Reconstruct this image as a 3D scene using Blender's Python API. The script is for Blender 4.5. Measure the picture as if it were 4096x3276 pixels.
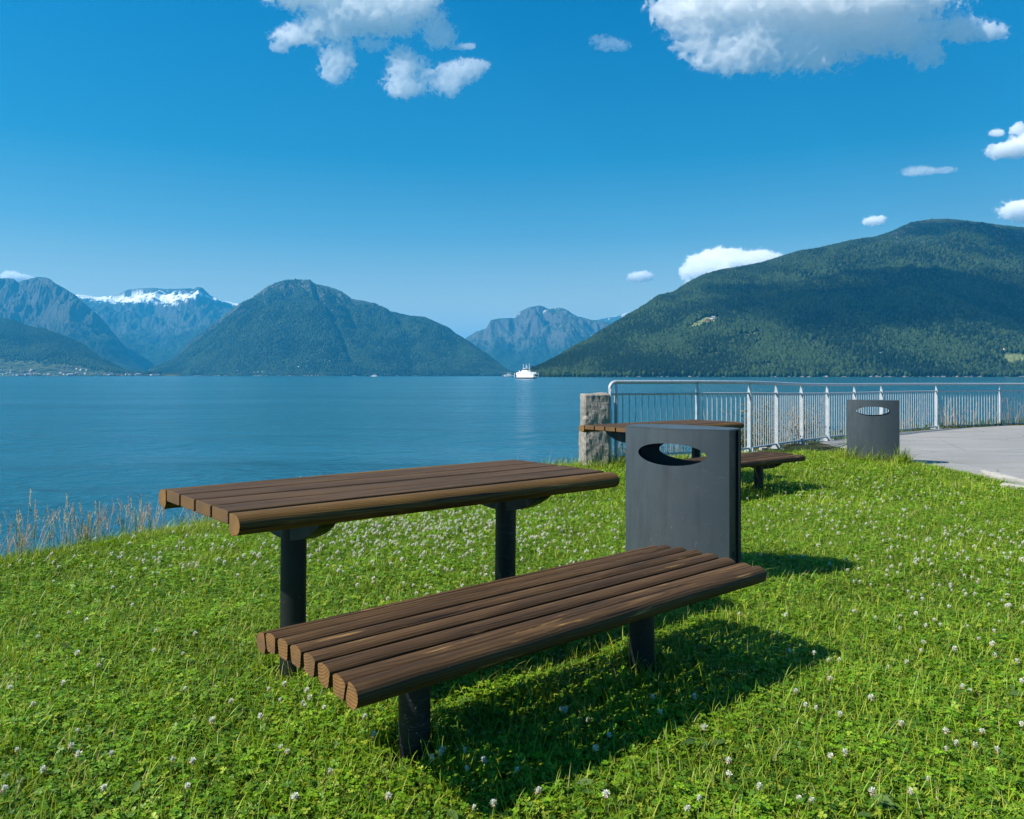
import bpy, bmesh, math, random
import numpy as np
from mathutils import Vector, Matrix

for o in list(bpy.data.objects):
    bpy.data.objects.remove(o)
sc = bpy.context.scene
col = sc.collection
rnd = random.Random(7)
rg = np.random.default_rng(11)

# ------------------------------------------------------------------ camera, sky, sun, exposure
EYE = 1.21                     # eye height above the lawn
SEA = -3.8                     # water level
F, YH = 3200.0, 1501.5         # focal length in photo pixels, horizon row
cam = bpy.data.cameras.new('camera'); cam_o = bpy.data.objects.new('camera', cam); col.objects.link(cam_o)
cam.sensor_fit = 'HORIZONTAL'; cam.sensor_width = 36.0
cam.lens = F / 4096 * 36.0
cam.clip_start = 0.05; cam.clip_end = 120000
cam_o.location = (0, 0, EYE)
cam_o.rotation_euler = (math.radians(90), 0, 0)
cam.shift_y = -(1638 - YH) / 4096
sc.camera = cam_o

SH = Vector((0.96, 0.35, -1.0))                # the way a shadow falls per metre of height
sun_dir = (-SH).normalized()
sun = bpy.data.lights.new('sun', 'SUN'); sun.energy = 5.0; sun.angle = math.radians(0.5); sun.color = (1.0, 0.93, 0.82)
sun_o = bpy.data.objects.new('sun', sun); col.objects.link(sun_o)
sun_o.rotation_euler = sun_dir.to_track_quat('Z', 'Y').to_euler()
sun_o.location = (-20, -10, 30)

world = bpy.data.worlds.new("World"); sc.world = world; world.use_nodes = True
nt = world.node_tree; nt.nodes.clear()
wo = nt.nodes.new('ShaderNodeOutputWorld'); bg = nt.nodes.new('ShaderNodeBackground')
sky = nt.nodes.new('ShaderNodeTexSky'); sky.sky_type = 'NISHITA'; sky.sun_disc = False
sky.sun_elevation = math.asin(sun_dir.z); sky.sun_rotation = math.atan2(sun_dir.x, sun_dir.y)
sky.air_density = 1.0; sky.dust_density = 0.3; sky.ozone_density = 2.5; sky.altitude = 0
tint = nt.nodes.new('ShaderNodeMix'); tint.data_type = 'RGBA'; tint.blend_type = 'MULTIPLY'
tint.inputs[0].default_value = 1.0; tint.inputs[7].default_value = (0.43, 1.13, 1.31, 1)
# clear summer sky: pale at the horizon, deep blue higher up
tcs = nt.nodes.new('ShaderNodeTexCoord'); sps = nt.nodes.new('ShaderNodeSeparateXYZ'); nt.links.new(tcs.outputs['Generated'], sps.inputs[0])
rs = nt.nodes.new('ShaderNodeValToRGB'); rs.color_ramp.interpolation = 'LINEAR'
stops = [(0.0, (1.7, 0.49, 0.29)), (0.09, (1.30, 0.42, 0.28)), (0.17, (0.48, 0.33, 0.295)), (0.26, (0.09, 0.29, 0.31)), (0.42, (0.0, 0.30, 0.375)), (0.60, (0.12, 0.36, 0.40)), (1.0, (0.22, 0.38, 0.42))]
while len(rs.color_ramp.elements) < len(stops): rs.color_ramp.elements.new(0.5)
for e_, (p_, c_) in zip(rs.color_ramp.elements, stops): e_.position = p_; e_.color = (*c_, 1)
nt.links.new(sps.outputs[2], rs.inputs[0])
m2 = nt.nodes.new('ShaderNodeMix'); m2.data_type = 'RGBA'; m2.blend_type = 'MULTIPLY'; m2.inputs[0].default_value = 1.0
nt.links.new(sky.outputs[0], tint.inputs[6]); nt.links.new(tint.outputs[2], m2.inputs[6]); nt.links.new(rs.outputs[0], m2.inputs[7]); nt.links.new(m2.outputs[2], bg.inputs[0])
bg.inputs[1].default_value = 0.15   # the ramp above halves it again
nt.links.new(bg.outputs[0], wo.inputs[0])

sc.view_settings.view_transform = 'Standard'; sc.view_settings.look = 'None'
sc.view_settings.exposure = 0.85; sc.view_settings.gamma = 1.0
sc.render.engine = 'CYCLES'
cy = sc.cycles
cy.max_bounces = 32; cy.diffuse_bounces = 3; cy.glossy_bounces = 3; cy.transmission_bounces = 4
cy.transparent_max_bounces = 8; cy.volume_bounces = 30; cy.use_denoising = True
cy.use_adaptive_sampling = True; cy.adaptive_threshold = 0.015
cy.caustics_reflective = False; cy.caustics_refractive = False

# ------------------------------------------------------------------ helpers
def tag(o, label=None, cat=None, group=None, kind=None):
    if label: o['label'] = label
    if cat: o['category'] = cat
    if group: o['group'] = group
    if kind: o['kind'] = kind
    return o

def mesh_obj(name, verts, faces, mats, parent=None, smooth=False, fmat=None, attrs=None):
    me = bpy.data.meshes.new(name)
    me.from_pydata([tuple(v) for v in verts], [], faces)
    if not isinstance(mats, (list, tuple)): mats = [mats]
    for m in mats: me.materials.append(m)
    if fmat is not None: me.polygons.foreach_set('material_index', fmat)
    if smooth: me.polygons.foreach_set('use_smooth', [True] * len(me.polygons))
    for k, v in (attrs or {}).items():
        a = me.attributes.new(k, 'FLOAT_VECTOR', 'POINT'); a.data.foreach_set('vector', np.asarray(v, dtype=np.float32).ravel())
    me.update()
    o = bpy.data.objects.new(name, me); col.objects.link(o)
    if parent is not None: o.parent = parent
    return o

def fast_mesh(name, V, polys, mats, cols=None, smooth=False, parent=None):
    """V (n,3); polys: list of (k,) face-size groups as int arrays (m,k); cols (n,3)"""
    me = bpy.data.meshes.new(name)
    me.vertices.add(len(V)); me.vertices.foreach_set('co', np.asarray(V, dtype=np.float32).ravel())
    loops = np.concatenate([p.ravel() for p in polys]).astype(np.int32)
    sizes = np.concatenate([np.full(len(p), p.shape[1], dtype=np.int32) for p in polys])
    me.loops.add(len(loops)); me.loops.foreach_set('vertex_index', loops)
    starts = np.concatenate([[0], np.cumsum(sizes)[:-1]]).astype(np.int32)
    me.polygons.add(len(sizes)); me.polygons.foreach_set('loop_start', starts)
    try: me.polygons.foreach_set('loop_total', sizes)
    except Exception: pass
    me.update(calc_edges=True)
    if smooth: me.polygons.foreach_set('use_smooth', np.ones(len(sizes), dtype=bool))
    if cols is not None:
        a = me.attributes.new('col', 'FLOAT_COLOR', 'POINT')
        c = np.ones((len(V), 4), dtype=np.float32); c[:, :3] = cols
        a.data.foreach_set('color', c.ravel())
    if not isinstance(mats, (list, tuple)): mats = [mats]
    for m in mats: me.materials.append(m)
    o = bpy.data.objects.new(name, me); col.objects.link(o)
    if parent is not None: o.parent = parent
    return o

def empty(name, loc=(0, 0, 0), rz=0.0):
    o = bpy.data.objects.new(name, None); o.empty_display_size = 0.2
    o.location = loc; o.rotation_euler = (0, 0, rz); col.objects.link(o)
    return o

def copy_tree(o, parent=None):
    c = o.copy(); col.objects.link(c); c.parent = parent
    for ch in list(o.children): copy_tree(ch, c)
    return c

class MB:
    def __init__(s): s.v = []; s.f = []; s.m = []
    def add(s, v, f, m=0):
        n = len(s.v); s.v += [tuple(p) for p in v]; s.f += [[i + n for i in q] for q in f]; s.m += [m] * len(f)
    def box(s, x0, x1, y0, y1, z0, z1, m=0):
        v = [(x0,y0,z0),(x1,y0,z0),(x1,y1,z0),(x0,y1,z0),(x0,y0,z1),(x1,y0,z1),(x1,y1,z1),(x0,y1,z1)]
        s.add(v, [[0,3,2,1],[4,5,6,7],[0,1,5,4],[1,2,6,5],[2,3,7,6],[3,0,4,7]], m)
    def tube(s, pts, r, n=10, m=0, cap=True):
        pts = [Vector(p) for p in pts]; rs = r if isinstance(r, (list, tuple)) else [r] * len(pts)
        V = []; Fc = []
        for i, p in enumerate(pts):
            a = pts[max(i - 1, 0)]; b = pts[min(i + 1, len(pts) - 1)]
            t = (b - a).normalized()
            x = t.cross(Vector((0, 0, 1)))
            if x.length < 1e-3: x = t.cross(Vector((0, 1, 0)))
            x.normalize(); y = t.cross(x)
            for k in range(n):
                w = 2 * math.pi * k / n
                V.append(p + (x * math.cos(w) + y * math.sin(w)) * rs[i])
        for i in range(len(pts) - 1):
            for k in range(n):
                a = i * n + k; b = i * n + (k + 1) % n
                Fc.append([a, b, b + n, a + n])
        if cap: Fc.append(list(range(n))[::-1]); Fc.append([(len(pts) - 1) * n + k for k in range(n)])
        s.add(V, Fc, m)
    def prism(s, prof, a, b, axis=0, m=0):
        """extrude a closed 2-D profile between a and b; axis 0: profile in (y,z), axis 1: in (x,z), axis 2: in (x,y)"""
        n = len(prof); V = []
        for t in (a, b):
            for (p, q) in prof:
                V.append((t, p, q) if axis == 0 else (p, t, q) if axis == 1 else (p, q, t))
        Fc = [[i, (i + 1) % n, (i + 1) % n + n, i + n] for i in range(n)] + [list(range(n))[::-1], list(range(n, 2 * n))]
        s.add(V, Fc, m)
    def build(s, name, mats, parent=None, smooth=False, attrs=None):
        return mesh_obj(name, s.v, s.f, mats, parent, smooth, s.m, attrs)

def auto_smooth(o, ang=35):
    me = o.data
    me.polygons.foreach_set('use_smooth', [True] * len(me.polygons))
    bm = bmesh.new(); bm.from_mesh(me)
    bmesh.ops.recalc_face_normals(bm, faces=bm.faces)
    for e in bm.edges:
        if len(e.link_faces) == 2 and e.calc_face_angle(0) > math.radians(ang): e.smooth = False
    bm.to_mesh(me); bm.free()
    return o

def bevel(o, w=0.004, seg=2, ang=35):
    md = o.modifiers.new('bevel', 'BEVEL'); md.width = w; md.segments = seg
    md.limit_method = 'ANGLE'; md.angle_limit = math.radians(ang)
    return o

# ---- node material shorthand
def new_mat(name):
    m = bpy.data.materials.new(name); m.use_nodes = True
    m.node_tree.nodes.clear()
    o = m.node_tree.nodes.new('ShaderNodeOutputMaterial')
    return m, m.node_tree, o
def N(t, typ, **kw):
    n = t.nodes.new(typ)
    for k, v in kw.items():
        if k.startswith('_'): n.inputs[int(k[1:])].default_value = v
        else: setattr(n, k, v)
    return n
def L(t, a, b): t.links.new(a, b)
def ramp(t, fac, stops, interp='LINEAR'):
    r = t.nodes.new('ShaderNodeValToRGB'); r.color_ramp.interpolation = interp
    e = r.color_ramp.elements
    while len(e) < len(stops): e.new(0.5)
    for i, (p, c) in enumerate(stops):
        e[i].position = p; e[i].color = (c, c, c, 1) if isinstance(c, (int, float)) else (*c, 1)
    if fac is not None: L(t, fac, r.inputs[0])
    return r.outputs[0]
def mixc(t, f, a, b, mode='MIX'):
    n = t.nodes.new('ShaderNodeMix'); n.data_type = 'RGBA'; n.blend_type = mode
    for i, x in ((0, f), (6, a), (7, b)):
        if hasattr(x, 'is_output') or hasattr(x, 'links'): L(t, x, n.inputs[i])
        elif isinstance(x, (int, float)): n.inputs[i].default_value = x if i == 0 else (x, x, x, 1)
        else: n.inputs[i].default_value = (*x, 1)
    return n.outputs[2]
def math_n(t, op, a, b=None, c=None):
    n = t.nodes.new('ShaderNodeMath'); n.operation = op
    for i, x in enumerate((a, b, c)):
        if x is None: continue
        if isinstance(x, (int, float)): n.inputs[i].default_value = x
        else: L(t, x, n.inputs[i])
    return n.outputs[0]
def noise(t, vec, scale, detail=4, rough=0.55, dist=0.0, out=0):
    n = t.nodes.new('ShaderNodeTexNoise'); n.inputs['Scale'].default_value = scale
    n.inputs['Detail'].default_value = detail; n.inputs['Roughness'].default_value = rough
    n.inputs['Distortion'].default_value = dist
    if vec is not None: L(t, vec, n.inputs['Vector'])
    return n.outputs[out]
def mapping(t, vec, sc_=(1, 1, 1), rot=(0, 0, 0), loc=(0, 0, 0)):
    n = t.nodes.new('ShaderNodeMapping'); n.inputs['Scale'].default_value = sc_
    n.inputs['Rotation'].default_value = rot; n.inputs['Location'].default_value = loc
    L(t, vec, n.inputs[0]); return n.outputs[0]
def bump(t, h, strength=0.5, dist=0.01, normal=None):
    n = t.nodes.new('ShaderNodeBump'); n.inputs['Strength'].default_value = strength
    n.inputs['Distance'].default_value = dist; L(t, h, n.inputs['Height'])
    if normal is not None: L(t, normal, n.inputs['Normal'])
    return n.outputs[0]
def principled(t, out, base, rough=0.6, spec=0.5, metal=0.0, normal=None):
    p = t.nodes.new('ShaderNodeBsdfPrincipled')
    for nm, x in (('Base Color', base), ('Roughness', rough), ('Specular IOR Level', spec), ('Metallic', metal)):
        if hasattr(x, 'links'): L(t, x, p.inputs[nm])
        elif isinstance(x, (int, float)): p.inputs[nm].default_value = x
        else: p.inputs[nm].default_value = (*x, 1)
    if normal is not None: L(t, normal, p.inputs['Normal'])
    if out is not None: L(t, p.outputs[0], out.inputs[0])
    return p
def geo_pos(t): return t.nodes.new('ShaderNodeNewGeometry').outputs['Position']
def obj_co(t): return t.nodes.new('ShaderNodeTexCoord').outputs['Object']
def attr(t, name, out='Color'):
    n = t.nodes.new('ShaderNodeAttribute'); n.attribute_name = name; return n.outputs[out]

# ------------------------------------------------------------------ numpy noise
_perm = rg.permutation(4096).astype(np.int64)
_g2 = rg.normal(size=(4096, 2)); _g2 /= np.linalg.norm(_g2, axis=1)[:, None]
_g3 = rg.normal(size=(4096, 3)); _g3 /= np.linalg.norm(_g3, axis=1)[:, None]
def pn2(x, y):
    xi = np.floor(x).astype(np.int64); yi = np.floor(y).astype(np.int64); fx = x - xi; fy = y - yi
    u = fx*fx*fx*(fx*(fx*6-15)+10); v = fy*fy*fy*(fy*(fy*6-15)+10)
    def g(a, b):
        h = _perm[(_perm[a & 4095] + b) & 4095]; q = _g2[h]
        return q[..., 0], q[..., 1]
    r = []
    for dx in (0, 1):
        for dy in (0, 1):
            gx, gy = g(xi + dx, yi + dy); r.append(gx*(fx-dx) + gy*(fy-dy))
    return ((r[0]*(1-v) + r[1]*v)*(1-u) + (r[2]*(1-v) + r[3]*v)*u)*1.5
def fbm2(x, y, o=5, gain=0.5, ridge=False):
    s = 0; a = 1.0; t = 0
    for i in range(o):
        n = pn2(x*2**i + 17.3*i, y*2**i - 9.1*i)
        if ridge: n = 1 - 2*np.abs(n)
        s = s + a*n; t += a; a *= gain
    return s/t
def pn3(x, y, z):
    xi = np.floor(x).astype(np.int64); yi = np.floor(y).astype(np.int64); zi = np.floor(z).astype(np.int64)
    fx = x-xi; fy = y-yi; fz = z-zi
    s = lambda f: f*f*f*(f*(f*6-15)+10)
    u, v, w = s(fx), s(fy), s(fz); acc = 0
    for dx in (0, 1):
        hx = _perm[(xi+dx) & 4095]
        for dy in (0, 1):
            hy = _perm[(hx+yi+dy) & 4095]
            for dz in (0, 1):
                q = _g3[_perm[(hy+zi+dz) & 4095]]
                acc = acc + (u if dx else 1-u)*(v if dy else 1-v)*(w if dz else 1-w)*(q[..., 0]*(fx-dx)+q[..., 1]*(fy-dy)+q[..., 2]*(fz-dz))
    return acc*1.5
def fbm3(x, y, z, o=5, gain=0.5):
    s = 0; a = 1.0; t = 0
    for i in range(o):
        s = s + a*pn3(x*2**i+5.7*i, y*2**i-3.3*i, z*2**i+8.8*i); t += a; a *= gain
    return s/t
def sstep(a, b, x):
    t = np.clip((x-a)/(b-a), 0, 1); return t*t*(3-2*t)
#@@PART2
# ------------------------------------------------------------------ ground, path, water
SHORE = np.array([(-400,-500),(-40,-55),(-12,-8),(-7,-0.5),(-5,2.3),(-3.30,4.85),(-3.08,5.35),(-2.46,6.35),(-0.8,8.75),(0.95,11.0),(1.6,11.35),
                  (2.7,11.9),(3.65,12.5),(4.5,13.6),(5.3,14.7),(6.2,15.7),(7.1,16.6),(8.0,17.5),(10.2,19.3),(12.5,20.5),(15,21.3),(20,22),(60,30),(400,120)], float)
LAWN = [(-400,-500),(400,-500),(400,-80),(9,-10),(6.2,-3),(5.5,3),(5.35,6.5),(5.5,8.4),(5.72,9.2),(5.74,9.9),(5.68,10.8),(5.6,11.4),(5.2,12.1),(4.6,12.45),(3.6,12.25),
        (3.25,12.0),(2.6,11.6),(1.55,11.1),(0.9,10.8),(-0.85,8.55),(-2.5,6.15),(-3.14,5.12),(-3.36,4.6),(-5.05,2.1),(-7,-0.7),(-12,-8.4),(-40,-56)]
def shore_dist(x, y):
    """signed distance to the shore edge, positive over the bank and water"""
    best = np.full(np.shape(x), 1e18)
    for a, b in zip(SHORE[:-1], SHORE[1:]):
        d = b-a; t = np.clip(((x-a[0])*d[0]+(y-a[1])*d[1])/(d@d), 0, 1)
        q = np.hypot(x-a[0]-t*d[0], y-a[1]-t*d[1])
        best = np.minimum(best, q)
    ys = np.interp(x, SHORE[:, 0], SHORE[:, 1])
    return np.where(y > ys, best, -best)
def ground_z(x, y):
    x = np.asarray(x, float); y = np.asarray(y, float)
    z = -0.085*np.exp(-((x-2.3)**2/10+(y-8.6)**2/5)) - 0.05*sstep(4.6, 6.2, x)
    z = z + 0.012*fbm2(x*0.8+3, y*0.8, 3)*(1-sstep(4.8, 5.6, x))
    return z
def in_poly(x, y, P):
    r = np.zeros(np.shape(x), bool)
    for (x0, y0), (x1, y1) in zip(P, P[1:]+P[:1]):
        c = ((y0 > y) != (y1 > y))
        xi = x0+(y-y0)*(x1-x0)/((y1-y0) if y1 != y0 else 1e-9)
        r ^= c & (x < xi)
    return r

# dark crumbly soil that shows between the blades, stones on the bank
m_soil, t, out = new_mat('soil')
P = geo_pos(t)
c1 = ramp(t, noise(t, P, 9, 6, 0.65), [(0.3, (0.018, 0.022, 0.008)), (0.55, (0.035, 0.05, 0.014)), (0.75, (0.07, 0.06, 0.035))])
bankc = ramp(t, noise(t, P, 2.2, 5, 0.6), [(0.3, (0.05, 0.06, 0.03)), (0.5, (0.16, 0.14, 0.11)), (0.7, (0.25, 0.23, 0.2))])
bk = attr(t, 'col')
worn = ramp(t, noise(t, P, 0.9, 3, 0.5), [(0.58, 0.0), (0.7, 0.8)])
c1 = mixc(t, worn, c1, (0.16, 0.12, 0.075))
base = mixc(t, bk, c1, bankc)
principled(t, out, base, 0.95, 0.2, normal=bump(t, noise(t, P, 25, 6, 0.7), 0.8, 0.03))
gx = np.unique(np.concatenate([np.array([-400,-250,-150,-90,-60,-40,-28,-20,-15,-12,-10]), np.arange(-8, 22, 0.2), np.array([24,28,34,45,60,90,150,250,400])]))
gy = np.unique(np.concatenate([np.array([-500,-300,-150,-80,-50,-30,-20,-14,-10,-7,-4]), np.arange(-2, 27, 0.2), np.array([28,30,33,37,42,50,60,75,95,130,200])]))
GX, GY = np.meshgrid(gx, gy, indexing='ij')
sd = shore_dist(GX, GY); out_d = np.clip(sd, 0, None)
GZ = ground_z(GX, GY) - out_d*0.95 + (fbm2(GX*1.1, GY*1.1, 5)*0.5)*sstep(0.05, 1.6, out_d)
GZ = np.maximum(GZ, -9 - 0.0*GZ)
V = np.stack([GX, GY, GZ], -1).reshape(-1, 3)
nx, ny = GX.shape; I = np.arange(nx*ny).reshape(nx, ny)
Q = np.stack([I[:-1, :-1], I[1:, :-1], I[1:, 1:], I[:-1, 1:]], -1).reshape(-1, 4)
bcol = np.repeat(sstep(0.0, 0.5, sd).reshape(-1, 1), 3, 1)
tag(fast_mesh('ground', V, [Q], m_soil, bcol, smooth=True), kind='structure')

# asphalt path
m_path, t, out = new_mat('asphalt')
P = geo_pos(t)
big = noise(t, P, 0.45, 5, 0.6, 0.4)
fine = noise(t, P, 55, 3, 0.8)
streak = noise(t, mapping(t, P, (0.35, 1.6, 1), (0, 0, 0.5)), 1.3, 5, 0.6)
base = ramp(t, big, [(0.3, (0.25, 0.25, 0.247)), (0.52, (0.31, 0.31, 0.303)), (0.72, (0.36, 0.35, 0.335))])
base = mixc(t, math_n(t, 'MULTIPLY', ramp(t, streak, [(0.50, 0.0), (0.66, 1.0)]), 0.5), base, (0.21, 0.19, 0.165))
base = mixc(t, math_n(t, 'MULTIPLY', ramp(t, fine, [(0.42, 1.0), (0.58, 0.0)]), 0.5), base, (0.1, 0.1, 0.105))
vor = N(t, 'ShaderNodeTexVoronoi', feature='DISTANCE_TO_EDGE'); vor.inputs['Scale'].default_value = 0.55
L(t, mixc(t, 0.12, P, N(t, 'ShaderNodeTexNoise', _2=1.5).outputs[1], 'LINEAR_LIGHT'), vor.inputs['Vector'])
base = mixc(t, math_n(t, 'MULTIPLY', ramp(t, vor.outputs['Distance'], [(0.0, 1.0), (0.012, 0.0)]), 0.5), base, (0.07, 0.07, 0.065))
principled(t, out, base, 0.9, 0.3, normal=bump(t, fine, 0.6, 0.012))
PATH = [(5.35, 6.5),(5.5,8.4),(5.72,9.2),(5.74,9.9),(5.68,10.8),(5.6,11.4),(5.2,12.1),(4.6,12.4),(3.9,12.35),(4.35,13.2),(5.15,14.25),(6.05,15.3),(6.95,16.2),(7.9,17.1),(10.0,18.7),(12.3,19.9),(15,20.6),(20,21.3),(60,29),(200,60),(200,-60),(9,-10),(6.2,-3),(5.5,3)]
bm = bmesh.new(); vs = [bm.verts.new((x, y, -0.038)) for x, y in PATH]
f = bm.faces.new(vs)
if f.normal.z < 0: f.normal_flip()
bmesh.ops.triangulate(bm, faces=[f]); me = bpy.data.meshes.new('path'); bm.to_mesh(me); bm.free(); me.materials.append(m_path)
o = bpy.data.objects.new('path', me); col.objects.link(o); tag(o, kind='structure')

# fjord water
m_water, t, out = new_mat('fjord_water')
P = geo_pos(t)
w0 = noise(t, mapping(t, P, (0.03, 0.05, 1), (0, 0, 0.10)), 1.0, 3, 0.5, 0.3)
w1 = noise(t, mapping(t, P, (0.34, 0.24, 1), (0, 0, 0.16)), 1.0, 3, 0.55, 0.5)
w2 = noise(t, mapping(t, P, (1.1, 1.0, 1), (0, 0, -0.1)), 1.0, 4, 0.6, 0.4)
w3 = noise(t, mapping(t, P, (5.0, 5.5, 1), (0, 0, 0.3)), 1.0, 2, 0.6, 0.4)
calm = ramp(t, noise(t, mapping(t, P, (0.004, 0.02, 1), (0, 0, 0.05)), 1.0, 4, 0.6), [(0.38, 0.30), (0.58, 1.0)])
h = math_n(t, 'ADD', math_n(t, 'MULTIPLY', w0, 1.2), math_n(t, 'ADD', math_n(t, 'MULTIPLY', w1, 0.85), math_n(t, 'ADD', math_n(t, 'MULTIPLY', w2, 0.36), math_n(t, 'MULTIPLY', w3, 0.03))))
h = math_n(t, 'MULTIPLY', h, calm)
p = principled(t, out, (0.010, 0.092, 0.134), 0.15, 0.5, normal=bump(t, h, 1.0, 0.95))
p.inputs['IOR'].default_value = 1.333
W = 39000
tag(mesh_obj('water', [(-W,-W,SEA),(W,-W,SEA),(W,W,SEA),(-W,W,SEA)], [[0,1,2,3]], m_water), kind='structure')
# ------------------------------------------------------------------ mountains round the fjord
def outline(s):
    a = np.array([float(v) for v in s.replace(';', ' ').replace(',', ' ').split()]).reshape(-1, 2)
    return a[:, 0], a[:, 1]

m_land, t, out = new_mat('mountain_land')
P = geo_pos(t)
c = attr(t, 'col')
n1 = noise(t, P, 0.02, 6, 0.7)
n2 = noise(t, P, 0.10, 3, 0.7)
k = math_n(t, 'ADD', math_n(t, 'MULTIPLY', n1, 0.9), math_n(t, 'MULTIPLY', n2, 0.9))
k = math_n(t, 'ADD', math_n(t, 'MULTIPLY', math_n(t, 'SUBTRACT', k, 0.9), 1.5), 1.0)
base = mixc(t, 1.0, c, k, 'MULTIPLY')
principled(t, out, base, 0.95, 0.15, normal=bump(t, n2, 0.9, 9.0))

class Mountain:
    """height field between a shore and a ridge; its skyline follows the outline"""
    def __init__(s, outl, x0, x1, nxs, nts, shore, ridge, back, prof, relief, seed, gull=1.0, extra=None, rough=2.0):
        px, py = outline(outl)
        s.x0, s.x1, s.nx, s.nt = x0, x1, nxs, nts
        cx = np.linspace(x0, x1, nxs); yy = np.interp(cx, px, py)
        tan0 = np.maximum((YH-yy)/F, 0.0006)
        yy = yy + fbm2(cx/16.0+seed, cx*0+seed, 4)*rough
        tanr = np.maximum((YH-yy)/F, 0.0006)
        w_ = max(3, int(26/((x1-x0)/nxs))); kr = np.hanning(2*w_+3); kr /= kr.sum(); tans = np.convolve(np.pad(tan0, w_+1, mode='edge'), kr, mode='valid')
        T1 = np.linspace(0, 1, nts); T2 = np.linspace(1, 1.9, max(8, nts//6))[1:]
        T = np.concatenate([T1, T2]); s.T = T
        sh = np.interp(cx, *zip(*shore)) if isinstance(shore, list) else np.full(nxs, float(shore))
        sh = sh*(1+0.006*fbm2(cx/120.0+seed, cx*0, 2))
        ri = np.interp(cx, *zip(*ridge)) if isinstance(ridge, list) else np.full(nxs, float(ridge))
        D = sh[:, None] + (ri-sh)[:, None]*T[None]
        X = (cx[:, None]-2048)/F*D; Y = D
        front = np.clip(T, 0, 1)**prof; bk = np.clip(1-(T-1)/0.9, 0, 1)**1.3
        rh = tans*ri; kk = sstep(0.55, 1.0, T)[None]; rx = rh[:, None]*(1-kk)+(tanr*ri)[:, None]*kk
        Z = rx*np.where(T <= 1, front, bk)[None]
        q = relief
        g = fbm2(X/q+seed*7.1, Y/q*0.6+seed*3.3, 7, 0.55, ridge=True)
        g2 = fbm2(X/(q*0.22)+seed*1.7, Y/(q*0.4)+seed*5.1, 5, 0.6)
        env = (np.clip(T, 0, 1)**0.7*(1-0.75*sstep(0.75, 1.0, T)*(T <= 1)))[None]
        Z = Z + gull*rh[:, None]*env*(0.30*(g-0.35)+0.11*g2)
        if extra is not None: Z = Z + extra(cx[:, None]+0*T[None], T[None]+0*cx[:, None], rh[:, None], X, Y)
        # nothing in front may rise past the skyline
        Z = np.maximum(Z, 0); lim = tanr[:, None]*D
        Z = np.where(T[None] < 0.999, np.minimum(Z, lim*0.994), np.minimum(Z, lim))
        j1 = len(T1)-1; Z[:, j1] = lim[:, j1]
        low = np.minimum(np.clip(T, 0, 1)*40, 1)[None]
        s.X, s.Y, s.Z0 = X, Y, Z*low
        s.Z = EYE + np.where(T[None] < 1e-9, SEA-EYE-3, np.maximum(s.Z0, SEA-EYE+1.5+4*np.clip(T, 0, 1)[None]*6))
        s.D = D; s.rh = rh; s.cx = cx
        gxx = np.gradient(s.Z, axis=0)/np.maximum(np.abs(np.gradient(X, axis=0)), 1)
        gyy = np.gradient(s.Z, axis=1)/np.maximum(np.abs(np.gradient(Y, axis=1)), 1)
        s.slope = np.hypot(gxx, gyy)
    def at(s, px, tt):
        i = np.clip((px-s.x0)/(s.x1-s.x0)*(s.nx-1), 0, s.nx-1.001); j = np.interp(tt, s.T, np.arange(len(s.T)))
        j = np.clip(j, 0, len(s.T)-1.001)
        i0 = i.astype(int); j0 = j.astype(int); a = i-i0; b = j-j0
        def f(M): return (M[i0, j0]*(1-a)*(1-b)+M[i0+1, j0]*a*(1-b)+M[i0, j0+1]*(1-a)*b+M[i0+1, j0+1]*a*b)
        return np.stack([f(s.X), f(s.Y), f(s.Z)], -1)
    def build(s, name, cols):
        n, m = s.X.shape; I = np.arange(n*m).reshape(n, m)
        Q = np.stack([I[:-1, :-1], I[1:, :-1], I[1:, 1:], I[:-1, 1:]], -1).reshape(-1, 4)
        V = np.stack([s.X, s.Y, s.Z], -1).reshape(-1, 3)
        return fast_mesh(name, V, [Q], m_land, cols.reshape(-1, 3), smooth=True)

def blend(a, b, k): return a + (np.asarray(b)-a)*k[..., None]
def land_cols(M, tree_line, seed, snow=None, forest=(0.008, 0.023, 0.009), meadow=(0.034, 0.050, 0.020), rock=(0.12, 0.115, 0.11)):
    X, Y, Z = M.X, M.Y, M.Z
    a = fbm2(X/420+seed, Y/700+seed, 6, 0.6); b = fbm2(X/95-seed, Y/150+seed, 5, 0.65)
    C = np.zeros(X.shape+(3,))+np.array(forest)
    C = C*(1+0.9*a+0.8*b)[..., None]
    C = blend(C, (0.012, 0.032, 0.012), sstep(0.05, 0.45, a+0.4*b)*0.8)
    up = sstep(tree_line*0.75, tree_line*1.15, Z+170*a+90*b)
    C = blend(C, np.array(meadow)*1.0, up)
    rk = sstep(0.75, 1.25, M.slope+0.5*b+0.35*a)*(0.25+0.75*sstep(tree_line*0.5, tree_line*1.1, Z))
    C = blend(C, rock, rk*0.85)
    rk2 = sstep(0.18, 0.5, b+0.5*a)*up
    C = blend(C, rock, rk2*0.7)
    if snow is not None: C = blend(C, (0.86, 0.88, 0.9), snow)
    return np.clip(C, 0.004, 1)
def near_shore_rock(M, C, band, seed, rock=(0.24, 0.21, 0.19)):
    b = fbm2(M.X/60+seed, M.Y/60, 5, 0.6)
    k = 1-sstep(band*0.6, band*1.3, M.Z-SEA-band*1.1*b)
    return blend(C, rock, k*0.85)

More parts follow.
